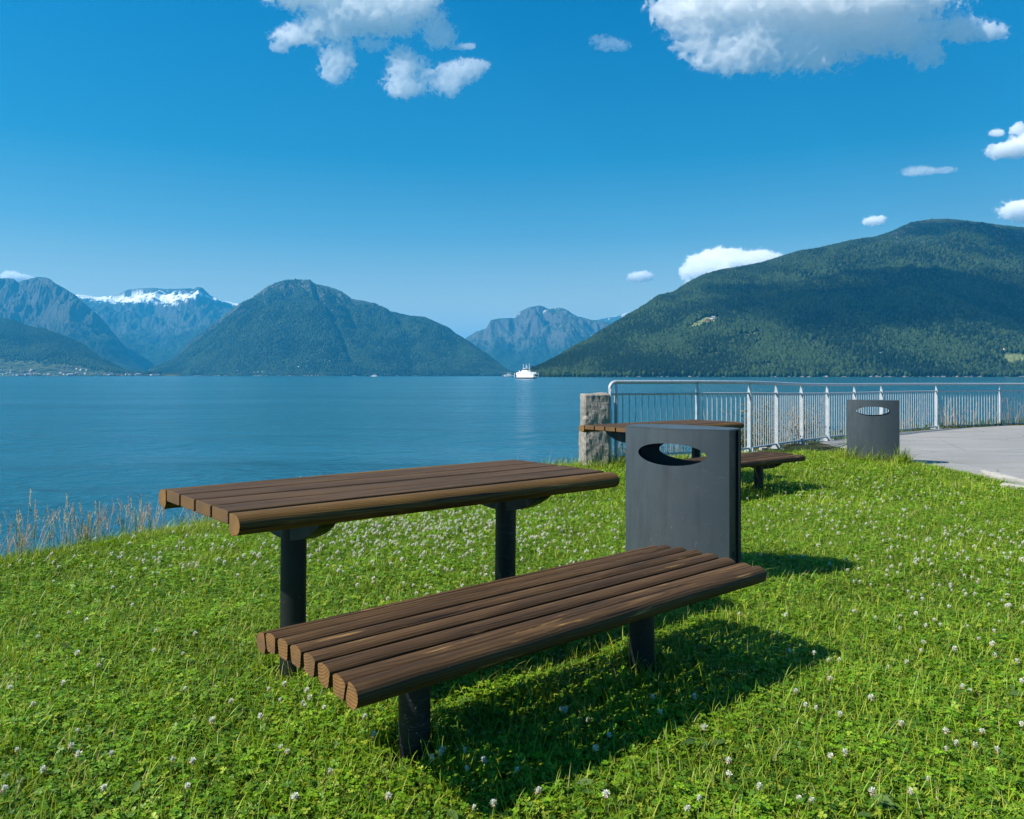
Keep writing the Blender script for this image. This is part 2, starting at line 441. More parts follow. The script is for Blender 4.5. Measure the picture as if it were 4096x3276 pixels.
# snow-capped range at the back left
M1 = Mountain("-300,1260; 0,1200; 200,1182; 270,1176; 301,1178; 337,1180; 393,1188; 439,1184; 474,1178; 510,1159; 556,1154; 612,1151; 658,1156; 709,1155; 760,1153; 774,1156; 791,1147; 811,1152; 837,1178; 888,1203; 959,1216; 1050,1260; 1200,1400; 1300,1480",
              -300, 1300, 640, 170, 9800, [(-300, 14500), (1300, 14500)], 0, 0.95, 2000, 3.1, 1.6, rough=1.2,
              extra=lambda px, T, rh, X, Y: -0.22*rh*np.exp(-((px-600)/150)**2)*np.exp(-((T-0.62)/0.25)**2))
sn = fbm2(M1.X/300, M1.Y/160, 6, 0.62)
alt = M1.Z/ (M1.rh[:, None]*1.0+EYE)
pk = np.exp(-((M1.cx-640)/230)**4)[:, None]
row = YH-F*(M1.Z-EYE)/M1.Y
sn2 = fbm2(M1.X/420+9, M1.Y/90, 5, 0.65)
bandc = np.interp(M1.cx, (250, 330, 450, 560, 640, 760, 790, 860, 960), (1180, 1184, 1200, 1190, 1192, 1190, 1172, 1196, 1218))[:, None]
bandw = np.interp(M1.cx, (250, 330, 450, 560, 640, 760, 800, 960), (14, 18, 30, 44, 46, 40, 14, 9))[:, None]
snow = sstep(-0.05, 0.12, 1.0-np.abs(row-bandc)/bandw-0.60+1.25*sn2+0.5*sn)*(M1.T[None] > 0.3)
C = land_cols(M1, 620, 3.1, snow, forest=(0.010, 0.026, 0.014), meadow=(0.034, 0.05, 0.03), rock=(0.07, 0.07, 0.075))
M1.build('snowy_mountain', C)
sm = bpy.data.objects['snowy_mountain']; tag(sm, 'snow capped mountain range at the head of the left valley', kind='structure')

# far peaks behind the gap
M6 = Mountain("1700,1490; 2000,1400; 2250,1310; 2379,1281; 2428,1271; 2470,1262; 2505,1252; 2530,1247; 2600,1235; 2800,1260; 3000,1400; 3100,1490", 1700, 3100, 260, 60, 15000, 19000, 0, 0.9, 1800, 8.2)
sn = fbm2(M6.X/240, M6.Y/200, 5, 0.6)
C = land_cols(M6, 500, 8.2, sstep(0.1, 0.25, sn+(M6.Z-1380)/500), rock=(0.17, 0.17, 0.17))
tag(M6.build('far_mountain', C), 'faint distant ridge with snow streaks behind the right hill', kind='structure')
M5 = Mountain("1500,1500; 1700,1450; 1862,1354; 1908,1325; 1944,1315; 1964,1280; 1995,1273; 2061,1272; 2076,1249; 2107,1233; 2130,1226; 2156,1221; 2175,1226; 2194,1237; 2233,1231; 2256,1234; 2272,1242; 2301,1262; 2360,1278; 2428,1288; 2520,1330; 2700,1450; 2800,1500",
              1500, 2800, 480, 150, 10200, 13500, 0, 0.8, 1300, 5.5, 2.0)
sn = fbm2(M5.X/170, M5.Y/120, 5, 0.6)
C = land_cols(M5, 560, 5.5, sstep(0.36, 0.42, sn)*sstep(960, 1040, M5.Z), rock=(0.085, 0.08, 0.078), forest=(0.010, 0.026, 0.014))
tag(M5.build('rocky_mountain', C), 'steep rocky mountain seen through the gap behind the ferry', kind='structure')

# big massif at far left
M2 = Mountain("-500,1180; -200,1120; 0,1114; 30,1113; 56,1115; 71,1129; 102,1119; 148,1108; 168,1107; 199,1114; 219,1132; 265,1157; 306,1183; 357,1229; 408,1274; 449,1325; 490,1376; 520,1422; 561,1463; 587,1484; 640,1500",
              -500, 640, 560, 190, 7800, [(-500, 10500), (200, 10500), (640, 8600)], 0, 0.9, 1200, 2.4, 2.2)
C = land_cols(M2, 640, 2.4, forest=(0.013, 0.028, 0.012), meadow=(0.034, 0.05, 0.022), rock=(0.07, 0.068, 0.066))
tag(M2.build('steep_mountain', C), 'steep blue green massif at the far left', kind='structure')

# rounded mountain in the middle
def gul4(px, T, rh, X, Y):
    g = 0
    for (xa, ta, xb, tb, w, dp) in ((1235, 0.95, 1275, 0.6, 16, 0.07), (1275, 0.6, 1405, 0.12, 18, 0.06), (1170, 0.9, 1235, 0.62, 14, 0.05), (1340, 0.8, 1420, 0.5, 12, 0.04),
                                    (1600, 0.75, 1660, 0.05, 20, 0.05), (1800, 0.8, 1850, 0.1, 22, 0.04), (1500, 0.6, 1560, 0.1, 22, 0.03)):
        k = np.clip((ta-T)/(ta-tb), 0, 1); c0 = xa+(xb-xa)*k
        g = g-dp*rh*np.exp(-((px-c0)/w)**2)*sstep(tb-0.08, tb, T)*(1-sstep(ta-0.02, ta+0.1, T))
    g = g+0.16*rh*np.exp(-((px-1060)/210)**2-((T-0.33)/0.17)**2)
    return g
M4 = Mountain("540,1500; 582,1484; 638,1458; 689,1438; 765,1361; 867,1285; 959,1213; 1000,1198; 1036,1170; 1071,1144; 1112,1129; 1153,1120; 1204,1117; 1240,1122; 1265,1136; 1316,1146; 1367,1165; 1408,1195; 1459,1203; 1500,1216; 1561,1244; 1638,1262; 1699,1267; 1755,1292; 1796,1310; 1827,1336; 1862,1356; 1908,1387; 1969,1430; 2010,1463; 2051,1494; 2075,1500",
              540, 2075, 900, 260, [(540, 6800), (1300, 6000), (2075, 6400)], [(540, 7600), (900, 8300), (1200, 8600), (1700, 7900), (2075, 6800)], 0, 0.82, 1300, 4.7, 1.35, gul4)
M4.Z += (6*fbm2(M4.X/26, M4.Y/30, 3)+4*fbm2(M4.X/9, M4.Y/14, 2))*(M4.T[None] > 0.004)*(M4.T[None] < 1)
C = land_cols(M4, 700, 4.7, meadow=(0.03, 0.046, 0.02), rock=(0.09, 0.088, 0.085))
for (xa, ta, xb, tb, w) in ((1240, 0.8, 1275, 0.6, 3), (1275, 0.6, 1405, 0.12, 3.5), (1340, 0.8, 1380, 0.55, 3), (1170, 0.85, 1235, 0.6, 3)):
    k = np.clip((ta-M4.T)/(ta-tb), 0, 1); c0 = (xa+(xb-xa)*k)[None]+5*fbm2(M4.cx[:, None]*0+M4.T[None]*30, M4.T[None]*9+0*M4.cx[:, None], 3)
    C = blend(C, (0.17, 0.15, 0.12), np.exp(-((M4.cx[:, None]-c0)/w)**2)*((M4.T > tb-0.02)*(M4.T < ta+0.04))[None]*0.8)
C = near_shore_rock(M4, C, 7, 4.1)
tag(M4.build('rounded_mountain', C), 'broad rounded forested mountain in the middle of the view', kind='structure')

# low wooded hill at the left with the village at its foot
M3 = Mountain("-700,1300; -300,1262; 0,1272; 51,1280; 117,1305; 179,1315; 240,1336; 286,1356; 337,1379; 398,1427; 459,1458; 500,1481; 541,1492; 620,1497; 720,1500",
              -700, 720, 620, 150, 5000, [(-700, 6800), (100, 6600), (720, 5600)], 0, 1.5, 900, 6.6, 0.45)
M3.Z += (5*fbm2(M3.X/24, M3.Y/26, 3)+4*fbm2(M3.X/9, M3.Y/13, 2))*(M3.T[None] > 0.004)*(M3.T[None] < 1)
C = land_cols(M3, 1500, 6.6)
f = fbm2(M3.X/70, M3.Y/90, 4, 0.6)
C = blend(C, (0.10, 0.12, 0.05), (1-sstep(0.35, 0.55, M3.T))[None]*sstep(-0.25, 0.2, f)*0.7)
tag(M3.build('wooded_hill', C), 'low wooded hill above the lakeside village at the left', kind='structure')

# large forested hill at the right
M7 = Mountain("2120,1501; 2146,1479; 2224,1432; 2292,1388; 2360,1354; 2428,1310; 2486,1276; 2544,1242; 2583,1218; 2632,1184; 2700,1165; 2749,1131; 2807,1101; 2875,1082; 2972,1064; 3040,1053; 3118,1028; 3196,1007; 3264,994; 3342,975; 3410,960; 3507,946; 3575,922; 3643,889; 3721,876; 3799,875; 3896,886; 3993,899; 4096,910; 4500,960; 5200,1100; 6200,1300; 7000,1490",
              2120, 7000, 1500, 300, [(2120, 2650), (2600, 2550), (3500, 2500), (7000, 2700)], [(2120, 2800), (2500, 3500), (3000, 4300), (3700, 5400), (4500, 5400), (7000, 3600)], 0, 0.86, 850, 7.9, 0.62)
M7.Z += (3*fbm2(M7.X/26, M7.Y/30, 3)+2*fbm2(M7.X/8, M7.Y/9, 2))*(M7.T[None] > 0.004)*(M7.T[None] < 1)
C = land_cols(M7, 900, 7.9, forest=(0.010, 0.023, 0.009), meadow=(0.027, 0.036, 0.021), rock=(0.10, 0.095, 0.085))
clear = np.zeros(M7.X.shape)
SPOT = [(2815, 0.30, 85, 0.036), (2730, 0.25, 40, 0.012), (2990, 0.165, 60, 0.012), (2925, 0.33, 14, 0.008), (2610, 0.02, 22, 0.005), (4060, 0.03, 60, 0.012), (4300, 0.09, 120, 0.03), (2170, 0.15, 10, 0.10)]
fz = fbm2(M7.X/50, M7.Y/60, 4, 0.6)
for (a, b, c_, d) in SPOT:
    clear = np.maximum(clear, sstep(1.15, 0.55, np.hypot((M7.cx[:, None]-a)/c_, (M7.T[None]-b)/d)+0.7*fz))
C = blend(C, (0.17, 0.20, 0.08), clear*0.95)
rocky = sstep(0.18, 0.42, fbm2(M7.X/110+4, M7.Y/80, 5, 0.6))*sstep(0.22, 0.05, M7.T[None])*sstep(3700, 3000, M7.cx[:, None])
C = blend(C, (0.2, 0.18, 0.15), rocky*0.8)
C = near_shore_rock(M7, C, 9, 7.1, (0.27, 0.23, 0.21))
bare = np.maximum(np.maximum(clear, rocky), 0)
tag(M7.build('forested_hill', C), 'large dark forested hill rising across the water at the right', kind='structure')

# trees standing on the nearer slopes, far too many to count
m_far, t, out = new_mat('far_trees')
principled(t, out, attr(t, 'col'), 0.95, 0.1)
def woods(M, name, n, px0, px1, tpow, mask, hmin, hmax, seed, tmax=1.0):
    r = np.random.default_rng(seed)
    px = r.uniform(px0, px1, n); tt = r.uniform(0.006, tmax, n)**tpow
    i = np.clip((px-M.x0)/(M.x1-M.x0)*(M.nx-1), 0, M.nx-1).astype(int); j = np.clip(np.interp(tt, M.T, np.arange(len(M.T))), 0, len(M.T)-1).astype(int)
    keep = mask[i, j] < r.uniform(0.05, 0.75, n)
    px, tt, i, j = px[keep], tt[keep], i[keep], j[keep]
    p = M.at(px, tt); n = len(p)
    con = (fbm2(p[:, 0]/260+seed, p[:, 1]/300, 4)+r.normal(0, 0.25, n)) > 0.05
    h = r.uniform(hmin, hmax, n)*np.where(con, 1.15, 0.85)*(1-0.55*sstep(0.55, 1.0, tt)); w = h*np.where(con, 0.22, 0.42)*r.uniform(0.8, 1.2, n)
    ang = r.uniform(0, 6.28, n)
    k = 5; V = np.zeros((n, 2*k+1, 3))
    for q in range(k):
        a = ang+2*np.pi*q/k; jit = r.uniform(0.75, 1.25, n)
        V[:, q] = p+np.stack([np.cos(a)*w*0.8*jit, np.sin(a)*w*0.8*jit, np.full(n, -1.5)], -1)
        a2 = a+0.6; rr = np.where(con, 0.55, 1.0)*w
        V[:, k+q] = p+np.stack([np.cos(a2)*rr, np.sin(a2)*rr, h*np.where(con, 0.45, 0.55)*r.uniform(0.9, 1.1, n)], -1)
    V[:, 2*k] = p+np.stack([0*h, 0*h, h], -1)
    B = (np.arange(n)*(2*k+1))[:, None]
    quads = np.concatenate([B+np.array([[q, (q+1) % k, k+(q+1) % k, k+q]]) for q in range(k)])
    tris = np.concatenate([B+np.array([[k+q, k+(q+1) % k, 2*k]]) for q in range(k)])
    c1 = np.where(con[:, None], np.array([[0.005, 0.014, 0.007]]), np.array([[0.024, 0.044, 0.016]]))*r.uniform(0.65, 1.5, (n, 1))
    fast = fast_mesh(name, V.reshape(-1, 3), [quads, tris], m_far, np.repeat(c1, 2*k+1, 0))
    return fast
tag(woods(M7, 'forest', 150000, 2125, 4700, 1.25, np.clip(bare*1.3, 0, 1)+0*M7.X, 11, 21, 5), 'dense mixed wood covering the right hill', 'forest', kind='stuff')
tag(woods(M3, 'forest', 32000, -500, 640, 0.9, np.clip((1-sstep(0.3, 0.55, M3.T))[None]*0.75+0*M3.X, 0, 1), 12, 22, 6), 'dark wood covering the low hill above the village', 'forest', kind='stuff')
tag(woods(M4, 'forest', 60000, 600, 2070, 1.3, np.zeros(M4.X.shape)+0.1, 12, 22, 8, 0.8), 'wood covering the lower slopes of the middle mountain', 'forest', kind='stuff')

# houses: each a small gabled building of its own
def plain(name, c, rough=0.8):
    m, t, out = new_mat(name); v = noise(t, obj_co(t), 1.2, 4, 0.6)
    principled(t, out, mixc(t, v, tuple(x*0.85 for x in c), tuple(min(1, x*1.12) for x in c)), rough, 0.3); return m
WALLS = {'white': plain('white_boards', (0.72, 0.71, 0.67)), 'red': plain('red_boards', (0.33, 0.06, 0.045)), 'yellow': plain('yellow_boards', (0.55, 0.42, 0.2)), 'grey': plain('grey_boards', (0.33, 0.34, 0.35)), 'brown': plain('brown_boards', (0.12, 0.07, 0.04))}
ROOFS = {'dark': plain('dark_roof', (0.07, 0.07, 0.075)), 'red': plain('red_roof', (0.28, 0.09, 0.06)), 'grey': plain('grey_roof', (0.25, 0.26, 0.27))}
m_pane = plain('window_glass', (0.03, 0.04, 0.05), 0.2)
def house(name, wall, roof, w, d, h):
    b = MB(); rh = w*0.33
    b.prism([(-w/2, 0), (w/2, 0), (w/2, h), (0, h+rh), (-w/2, h)], -d/2, d/2, axis=1)
    root = b.build(name, WALLS[wall])
    b = MB(); e = 0.5
    for s in (-1, 1):
        pr = [(0, h+rh+0.05), (s*(w/2+e), h-e*rh/(w/2)+0.05), (s*(w/2+e), h-e*rh/(w/2)+0.4), (0, h+rh+0.4)]
        b.prism(pr if s < 0 else pr[::-1], -d/2-e, d/2+e, axis=1)
    b.build('roof', ROOFS[roof], root)
    return root
KINDS_H = [('white', 'dark', 8, 11, 5.0), ('white', 'red', 7.5, 10, 4.6), ('red', 'dark', 9, 14, 4.5), ('yellow', 'dark', 8, 10, 4.8), ('grey', 'grey', 11, 22, 5.5), ('white', 'grey', 9, 13, 5.2), ('brown', 'dark', 8, 10, 4.4)]
PROTO = {}
def place_house(kind, M, px, tt, sc_, lab, group, rz=None):
    w_, r_, a, b_, h_ = KINDS_H[kind]
    p = M.at(np.array([float(px)]), np.array([float(tt)]))[0]
    if kind not in PROTO:
        o = PROTO[kind] = house('house', w_, r_, a, b_, h_)
    else: o = copy_tree(PROTO[kind])
    o.location = (p[0], p[1], p[2]-0.5); o.rotation_euler = (0, 0, rnd.uniform(0, 3.14) if rz is None else rz); o.scale = (sc_,)*3
    tag(o, lab, 'house', group); return o
CN = ['white house with dark roof', 'white house with red roof', 'red house with dark roof', 'yellow house with dark roof', 'long grey building', 'white house with grey roof', 'brown house with dark roof']
for i in range(120):
    px = rnd.uniform(-60, 640); 
    tt = 0.008+0.30*rnd.random()**1.9 if px < 420 else 0.008+0.06*rnd.random()
    k = rnd.choices(range(7), (6, 4, 3, 2, 2, 4, 2))[0]
    place_house(k, M3, px, tt, rnd.uniform(0.9, 1.5), CN[k]+(' by the water' if tt < 0.03 else ' low on the slope' if tt < 0.1 else ' high on the slope')+' in the '+('left' if px < 170 else 'middle' if px < 400 else 'right')+' of the village', 'houses of the village by the fjord')
for (px, tt, k, s_) in ((1003, 0.015, 2, 1.5), (1018, 0.014, 1, 1.4), (1034, 0.016, 0, 1.3), (1052, 0.014, 5, 1.3), (1066, 0.012, 0, 1.2), (950, 0.02, 0, 1.2), (792, 0.03, 0, 1.2), (1090, 0.012, 3, 1.2),
                        (1230, 0.06, 0, 1.3), (1270, 0.07, 5, 1.3), (1285, 0.075, 4, 1.0), (1300, 0.075, 0, 1.3), (1320, 0.07, 1, 1.2), (1225, 0.035, 5, 1.4), (1195, 0.03, 0, 1.2), (1395, 0.015, 3, 1.3), (1365, 0.17, 0, 1.5), (1380, 0.165, 5, 1.5), (1385, 0.155, 1, 1.2)):
    place_house(k, M4, px, tt, s_, CN[k]+(' on the hillside' if tt > 0.1 else ' at the shore' if tt < 0.025 else ' above the shore')+', '+('at its left foot' if px < 1100 else 'near the tiny ferry'), 'houses below the middle mountain')
for (px, tt, k, s_, lab) in ((2845, 0.31, 0, 1.1, 'white farmhouse in the clearing high on the right hill'), (2832, 0.305, 2, 1.0, 'red barn in the clearing high on the right hill'), (2854, 0.317, 5, 0.9, 'small white outhouse in the hillside clearing'),
                             (2951, 0.17, 5, 1.0, 'white house with grey roof in the lower clearing of the hill'), (2856, 0.175, 1, 0.9, 'lone white house with red roof among trees on the hill'), (2695, 0.02, 0, 1.0, 'white house by the shore under the rocky slope')):
    place_house(k, M7, px, tt, s_, lab, 'farmhouses on the right hill')
for i in range(26):
    px = rnd.choice([rnd.uniform(3310, 3370), rnd.uniform(3390, 3590), rnd.uniform(3990, 4350)]); tt = rnd.uniform(0.025, 0.07)
    k = rnd.choices(range(7), (6, 3, 1, 1, 1, 4, 1))[0]
    place_house(k, M7, px, tt, rnd.uniform(0.8, 1.1), CN[k]+' among trees '+('close to the shore' if tt < 0.047 else 'up from the shore')+', '+('behind the far bin' if px < 3600 and px > 3380 else 'left of the far bin' if px < 3380 else 'near the picture edge'), 'houses along the shore of the right hill')
# ------------------------------------------------------------------ furniture materials
def wood_mat(name, dark, mid, light, gold, end=((0.27, 0.135, 0.042), (0.12, 0.058, 0.019))):
    m, t, out = new_mat(name)
    C0 = attr(t, 'wood', 'Vector')          # along the plank, across, up, shifted per plank
    sepv = N(t, 'ShaderNodeSeparateXYZ'); L(t, C0, sepv.inputs[0])
    wob = noise(t, mapping(t, C0, (1.1, 3, 3)), 1.0, 3, 0.5, out=1)
    pos = mixc(t, 0.035, C0, wob, 'LINEAR_LIGHT')
    wv = N(t, 'ShaderNodeTexWave', wave_type='RINGS', rings_direction='X')
    wv.inputs['Scale'].default_value = 38; wv.inputs['Distortion'].default_value = 2.2; wv.inputs['Detail'].default_value = 2
    wv.inputs['Detail Scale'].default_value = 1.5
    L(t, mapping(t, pos, (0.12, 1, 1)), wv.inputs['Vector'])
    ring = wv.outputs['Fac']
    fib = noise(t, mapping(t, C0, (6, 260, 260)), 1.0, 4, 0.7)
    blot = noise(t, mapping(t, C0, (1.4, 9, 9)), 1.0, 4, 0.6)
    base = ramp(t, math_n(t, 'ADD', math_n(t, 'MULTIPLY', blot, 0.62), math_n(t, 'MULTIPLY', fib, 0.42)), [(0.32, dark), (0.5, mid), (0.68, light)])
    base = mixc(t, math_n(t, 'MULTIPLY', ring, 0.5), base, tuple(x*0.42 for x in dark))
    worn = ramp(t, noise(t, mapping(t, C0, (2.6, 34, 34), loc=(3, 1, 7)), 1.0, 5, 0.65), [(0.62, 0.0), (0.70, 0.75)])
    base = mixc(t, worn, base, gold)
    crack = ramp(t, noise(t, mapping(t, C0, (0.9, 60, 60), loc=(1, 5, 2)), 1.0, 3, 0.5), [(0.345, 1.0), (0.375, 0.0)])
    base = mixc(t, math_n(t, 'MULTIPLY', crack, 0.85), base, (0.008, 0.006, 0.005))
    # lighter sawn ends, droppings and dust specks
    g = N(t, 'ShaderNodeNewGeometry'); tc = N(t, 'ShaderNodeTexCoord'); sn = N(t, 'ShaderNodeSeparateXYZ'); L(t, tc.outputs['Normal'], sn.inputs[0])
    endm = ramp(t, math_n(t, 'ABSOLUTE', sn.outputs[0]), [(0.85, 0.0), (0.97, 1.0)])
    endc = mixc(t, math_n(t, 'MULTIPLY', ring, 0.7), end[0], end[1])
    endc = mixc(t, ramp(t, blot, [(0.35, 0.0), (0.6, 0.6)]), endc, (0.07, 0.05, 0.032))
    base = mixc(t, endm, base, endc)
    sp = ramp(t, noise(t, C0, 70, 2, 0.5), [(0.77, 0.0), (0.79, 0.7)])
    base = mixc(t, sp, base, (0.35, 0.32, 0.27))
    hh = math_n(t, 'SUBTRACT', math_n(t, 'ADD', math_n(t, 'MULTIPLY', fib, 0.6), math_n(t, 'MULTIPLY', ring, -0.5)), math_n(t, 'MULTIPLY', crack, 1.5))
    principled(t, out, base, 0.66, 0.25, normal=bump(t, hh, 0.6, 0.0016))
    return m
m_wood = wood_mat('stained_wood', (0.030, 0.016, 0.0065), (0.078, 0.040, 0.0145), (0.150, 0.082, 0.030), (0.34, 0.20, 0.07))
m_table = wood_mat('table_wood', (0.040, 0.0205, 0.0075), (0.082, 0.042, 0.014), (0.130, 0.069, 0.023), (0.22, 0.13, 0.04), ((0.17, 0.095, 0.035), (0.075, 0.04, 0.015)))
m_edge = wood_mat('golden_wood', (0.050, 0.025, 0.006), (0.125, 0.064, 0.013), (0.20, 0.106, 0.021), (0.28, 0.16, 0.045), ((0.26, 0.14, 0.04), (0.12, 0.06, 0.018)))

def metal_mat(name, c, specks=1.0, rough=0.45):
    m, t, out = new_mat(name); P = obj_co(t)
    base = mixc(t, noise(t, P, 2.5, 4, 0.6), tuple(x*0.82 for x in c), tuple(x*1.18 for x in c))
    sz = N(t, 'ShaderNodeSeparateXYZ'); L(t, P, sz.inputs[0])
    sp = ramp(t, noise(t, P, 95, 2, 0.5), [(0.70, 0.0), (0.73, 1.0)])
    lowm = ramp(t, sz.outputs[2], [(0.0, 1.0), (0.55, 0.12)])
    base = mixc(t, math_n(t, 'MULTIPLY', math_n(t, 'MULTIPLY', sp, lowm), specks), base, (0.33, 0.31, 0.27))
    scr = noise(t, mapping(t, P, (3, 3, 26), (0.5, 0.9, 0.3)), 1.3, 2, 0.4, 1.5)
    scm = ramp(t, scr, [(0.494, 0.0), (0.5, 1.0), (0.506, 0.0)])
    msk = ramp(t, noise(t, P, 3.1, 2, 0.5), [(0.52, 0.0), (0.62, 0.6)])
    base = mixc(t, math_n(t, 'MULTIPLY', scm, msk), base, (0.16, 0.17, 0.18))
    stain = ramp(t, noise(t, mapping(t, P, (9, 9, 1.2)), 1.0, 5, 0.65), [(0.52, 0.0), (0.68, 0.5)])
    base = mixc(t, stain, base, tuple(x*0.5 for x in c))
    principled(t, out, base, ramp(t, noise(t, P, 6, 4, 0.6), [(0.3, rough-0.06), (0.7, rough+0.12)]), 0.45, normal=bump(t, noise(t, P, 300, 2, 0.5), 0.12, 0.001))
    return m
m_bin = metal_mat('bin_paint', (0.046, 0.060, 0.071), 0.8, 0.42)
m_bin_dark = metal_mat('bin_shaded_paint', (0.006, 0.009, 0.012), 0.25, 0.5)  # darker copy of the bin paint: shade on the sunless sides put into the colour
m_leg = metal_mat('leg_paint', (0.0035, 0.0065, 0.0065), 0.9, 0.5)

def plank(b, W, prof, a, e, w, z, seed, rot=0.0, round_end=0.0):
    """one plank: closed (across, up) profile extruded along x from a to e; wood coordinate kept per vertex"""
    c, s = math.cos(rot), math.sin(rot)
    pr = [(w+p*c-q*s, z+p*s+q*c) for p, q in prof]
    n0 = len(b.v); nseg = 10; n = len(pr)
    r = random.Random(seed); off = (r.uniform(0, 50), r.uniform(-0.05, 0.05), r.uniform(-0.10, -0.04)); warp = r.uniform(-0.002, 0.002)
    for k in range(nseg+1):
        x = a+(e-a)*k/nseg; dz = warp*math.sin(math.pi*k/nseg)
        for (p, q), (p0, q0) in zip(pr, prof):
            b.v.append((x, -p, q+dz)); W.append((x+off[0], p0+off[1], q0+off[2]))
    for k in range(nseg):
        for i in range(n):
            j = (i+1) % n; b.f.append([n0+k*n+i, n0+k*n+j, n0+(k+1)*n+j, n0+(k+1)*n+i]); b.m.append(0)
    b.f.append([n0+i for i in range(n)][::-1]); b.f.append([n0+nseg*n+i for i in range(n)]); b.m += [0, 0]

def rect(w, h, r=0.004):      # flat plank, origin at the top left edge, slightly eased corners
    return [(0, -r), (r, 0), (w-r, 0), (w, -r), (w, -h+r), (w-r, -h), (r, -h), (0, -h+r)]
def domed(w, h, rise=0.012, taper=0.006, n=11):
    top = [(w*k/(n-1), -rise+rise*math.sin(math.pi*k/(n-1))**0.5) for k in range(n)]
    return top+[(w-taper, -h*0.86), (w-taper-0.006, -h), (taper+0.006, -h*0.94), (taper, -h*0.8)]
def nose(w, h, n=9):          # half-round front plank: flat inner side, bulging outer side
    pts = [(0, -0.004), (0.012, 0)]
    for k in range(n):
        a = math.pi*0.5*(1-2*k/(n-1)); pts.append((w*0.42+w*0.58*math.cos(a)**0.9 if math.cos(a) > 0 else w*0.42, -h*0.46+h*0.46*math.sin(a)))
    pts += [(w*0.22, -h), (0, -h*0.72)]
    return pts
def mirror(p): return [(-x, y) for x, y in p][::-1]

LEN = 1.885
def crescent(s, w0, w1, zt, depth, thick):
    """cast bracket crossing under the planks, deepest at the pole"""
    n = 14; top = []; bot = []
    for k in range(n+1):
        w = w0+(w1-w0)*k/n; u = (k/n-0.5)*2
        bot.append((-w, zt-0.022-depth*(1-abs(u)**2.2)**0.9)); top.append((-w, zt))
    b = MB(); prof = top[::-1]+bot
    b.prism(prof[::-1], s-thick/2, s+thick/2, axis=0)
    for sg in (-1, 1):   # flange under the planks
        b.box(s-thick/2-0.012, s+thick/2+0.012, -w1+0.02, -w0-0.02, zt-0.004, zt-0.0005)
    return b
def make_pole(b, s, w, z0, z1, r=0.0508):
    b.tube([(s, -w, z0), (s, -w, z1)], r, 28)

def make_table(h):
    root = empty('picnic_table')
    b = MB(); W = []
    for k in range(4): plank(b, W, rect(0.146, 0.046), 0, LEN, 0.162*k, h, 10+k)
    top = bevel(b.build('tabletop', m_table, root, attrs={'wood': W}), 0.003)
    b = MB(); W = []
    plank(b, W, nose(0.088, 0.078), 0, LEN, 0.162*4-0.002, h-0.003, 21)
    tag(auto_smooth(b.build('edge_plank', m_edge, root, attrs={'wood': W}), 40), 'rounded golden edge plank')
    b = MB(); W = []
    plank(b, W, mirror(nose(0.088, 0.078)), 0, LEN, -0.011, h-0.003, 22)
    auto_smooth(b.build('edge_plank', m_edge, root, attrs={'wood': W}), 40)
    for s in (0.39, 1.51):
        b = MB(); make_pole(b, s, 0.324, -0.15, h-0.10); auto_smooth(b.build('leg', m_leg, root))
        bevel(crescent(s, -0.06, 0.64, h-0.047, 0.125, 0.07).build('bracket', m_leg, root), 0.006)
    b = MB(); b.box(0.44, 1.46, -0.35, -0.30, h-0.095, h-0.0475); b.build('crossbar', m_leg, root)
    return root
def make_bench(h):
    root = empty('bench')
    b = MB(); W = []
    for k in range(6):
        dz = -0.0016*(k-2.5)**2
        plank(b, W, domed(0.067, 0.060), 0, LEN, 0.0845*k+0.004, h+dz, 40+k, rot=-(k-2.5)*0.045)
    plank(b, W, mirror(nose(0.062, 0.066)), 0, LEN, -0.008, h-0.014, 52, rot=0.25)
    plank(b, W, nose(0.056, 0.070), 0, LEN, 0.0845*6+0.002, h-0.010, 51, rot=-0.30)
    auto_smooth(b.build('seat', m_wood, root, attrs={'wood': W}), 38)
    for s in (0.40, 1.51):
        b = MB(); make_pole(b, s, 0.215, -0.15, h-0.10); auto_smooth(b.build('leg', m_leg, root))
        bevel(crescent(s, -0.03, 0.50, h-0.058, 0.085, 0.08).build('bracket', m_leg, root), 0.006)
    b = MB(); b.box(0.45, 1.46, -0.24, -0.19, h-0.10, h-0.0625); b.build('crossbar', m_leg, root)
    return root
TH, BH = EYE-0.458, EYE-0.769
A1 = math.radians(40.95)
tb = make_table(TH); tb.location = (-1.388, 3.202, 0.0); tb.rotation_euler = (0.0063, 0.0055, A1)
tag(tb, 'large brown wooden picnic table in the foreground on two dark steel posts', 'picnic table', 'picnic tables on the lawn')
be = make_bench(BH); be.location = (-0.752, 2.435, 0.0); be.rotation_euler = (0.0024, -0.002, A1)
tag(be, 'long brown slatted bench in the foreground before the nearest table', 'bench', 'benches on the lawn')
A2 = math.radians(37.84); u2 = (math.cos(A2), math.sin(A2)); v2 = (math.sin(A2), -math.cos(A2))
t2 = copy_tree(tb); t2.location = (0.806, 8.88, -0.095); t2.rotation_euler = (0, 0, A2)
tag(t2, 'farther wooden picnic table partly hidden behind the near grey bin', 'picnic table')
b2 = copy_tree(be); b2.location = (0.806-0.022*u2[0]+0.996*v2[0], 8.88-0.022*u2[1]+0.996*v2[1], -0.095); b2.rotation_euler = (0, 0, A2)
tag(b2, 'farther slatted bench sticking out to the right of the near grey bin', 'bench')

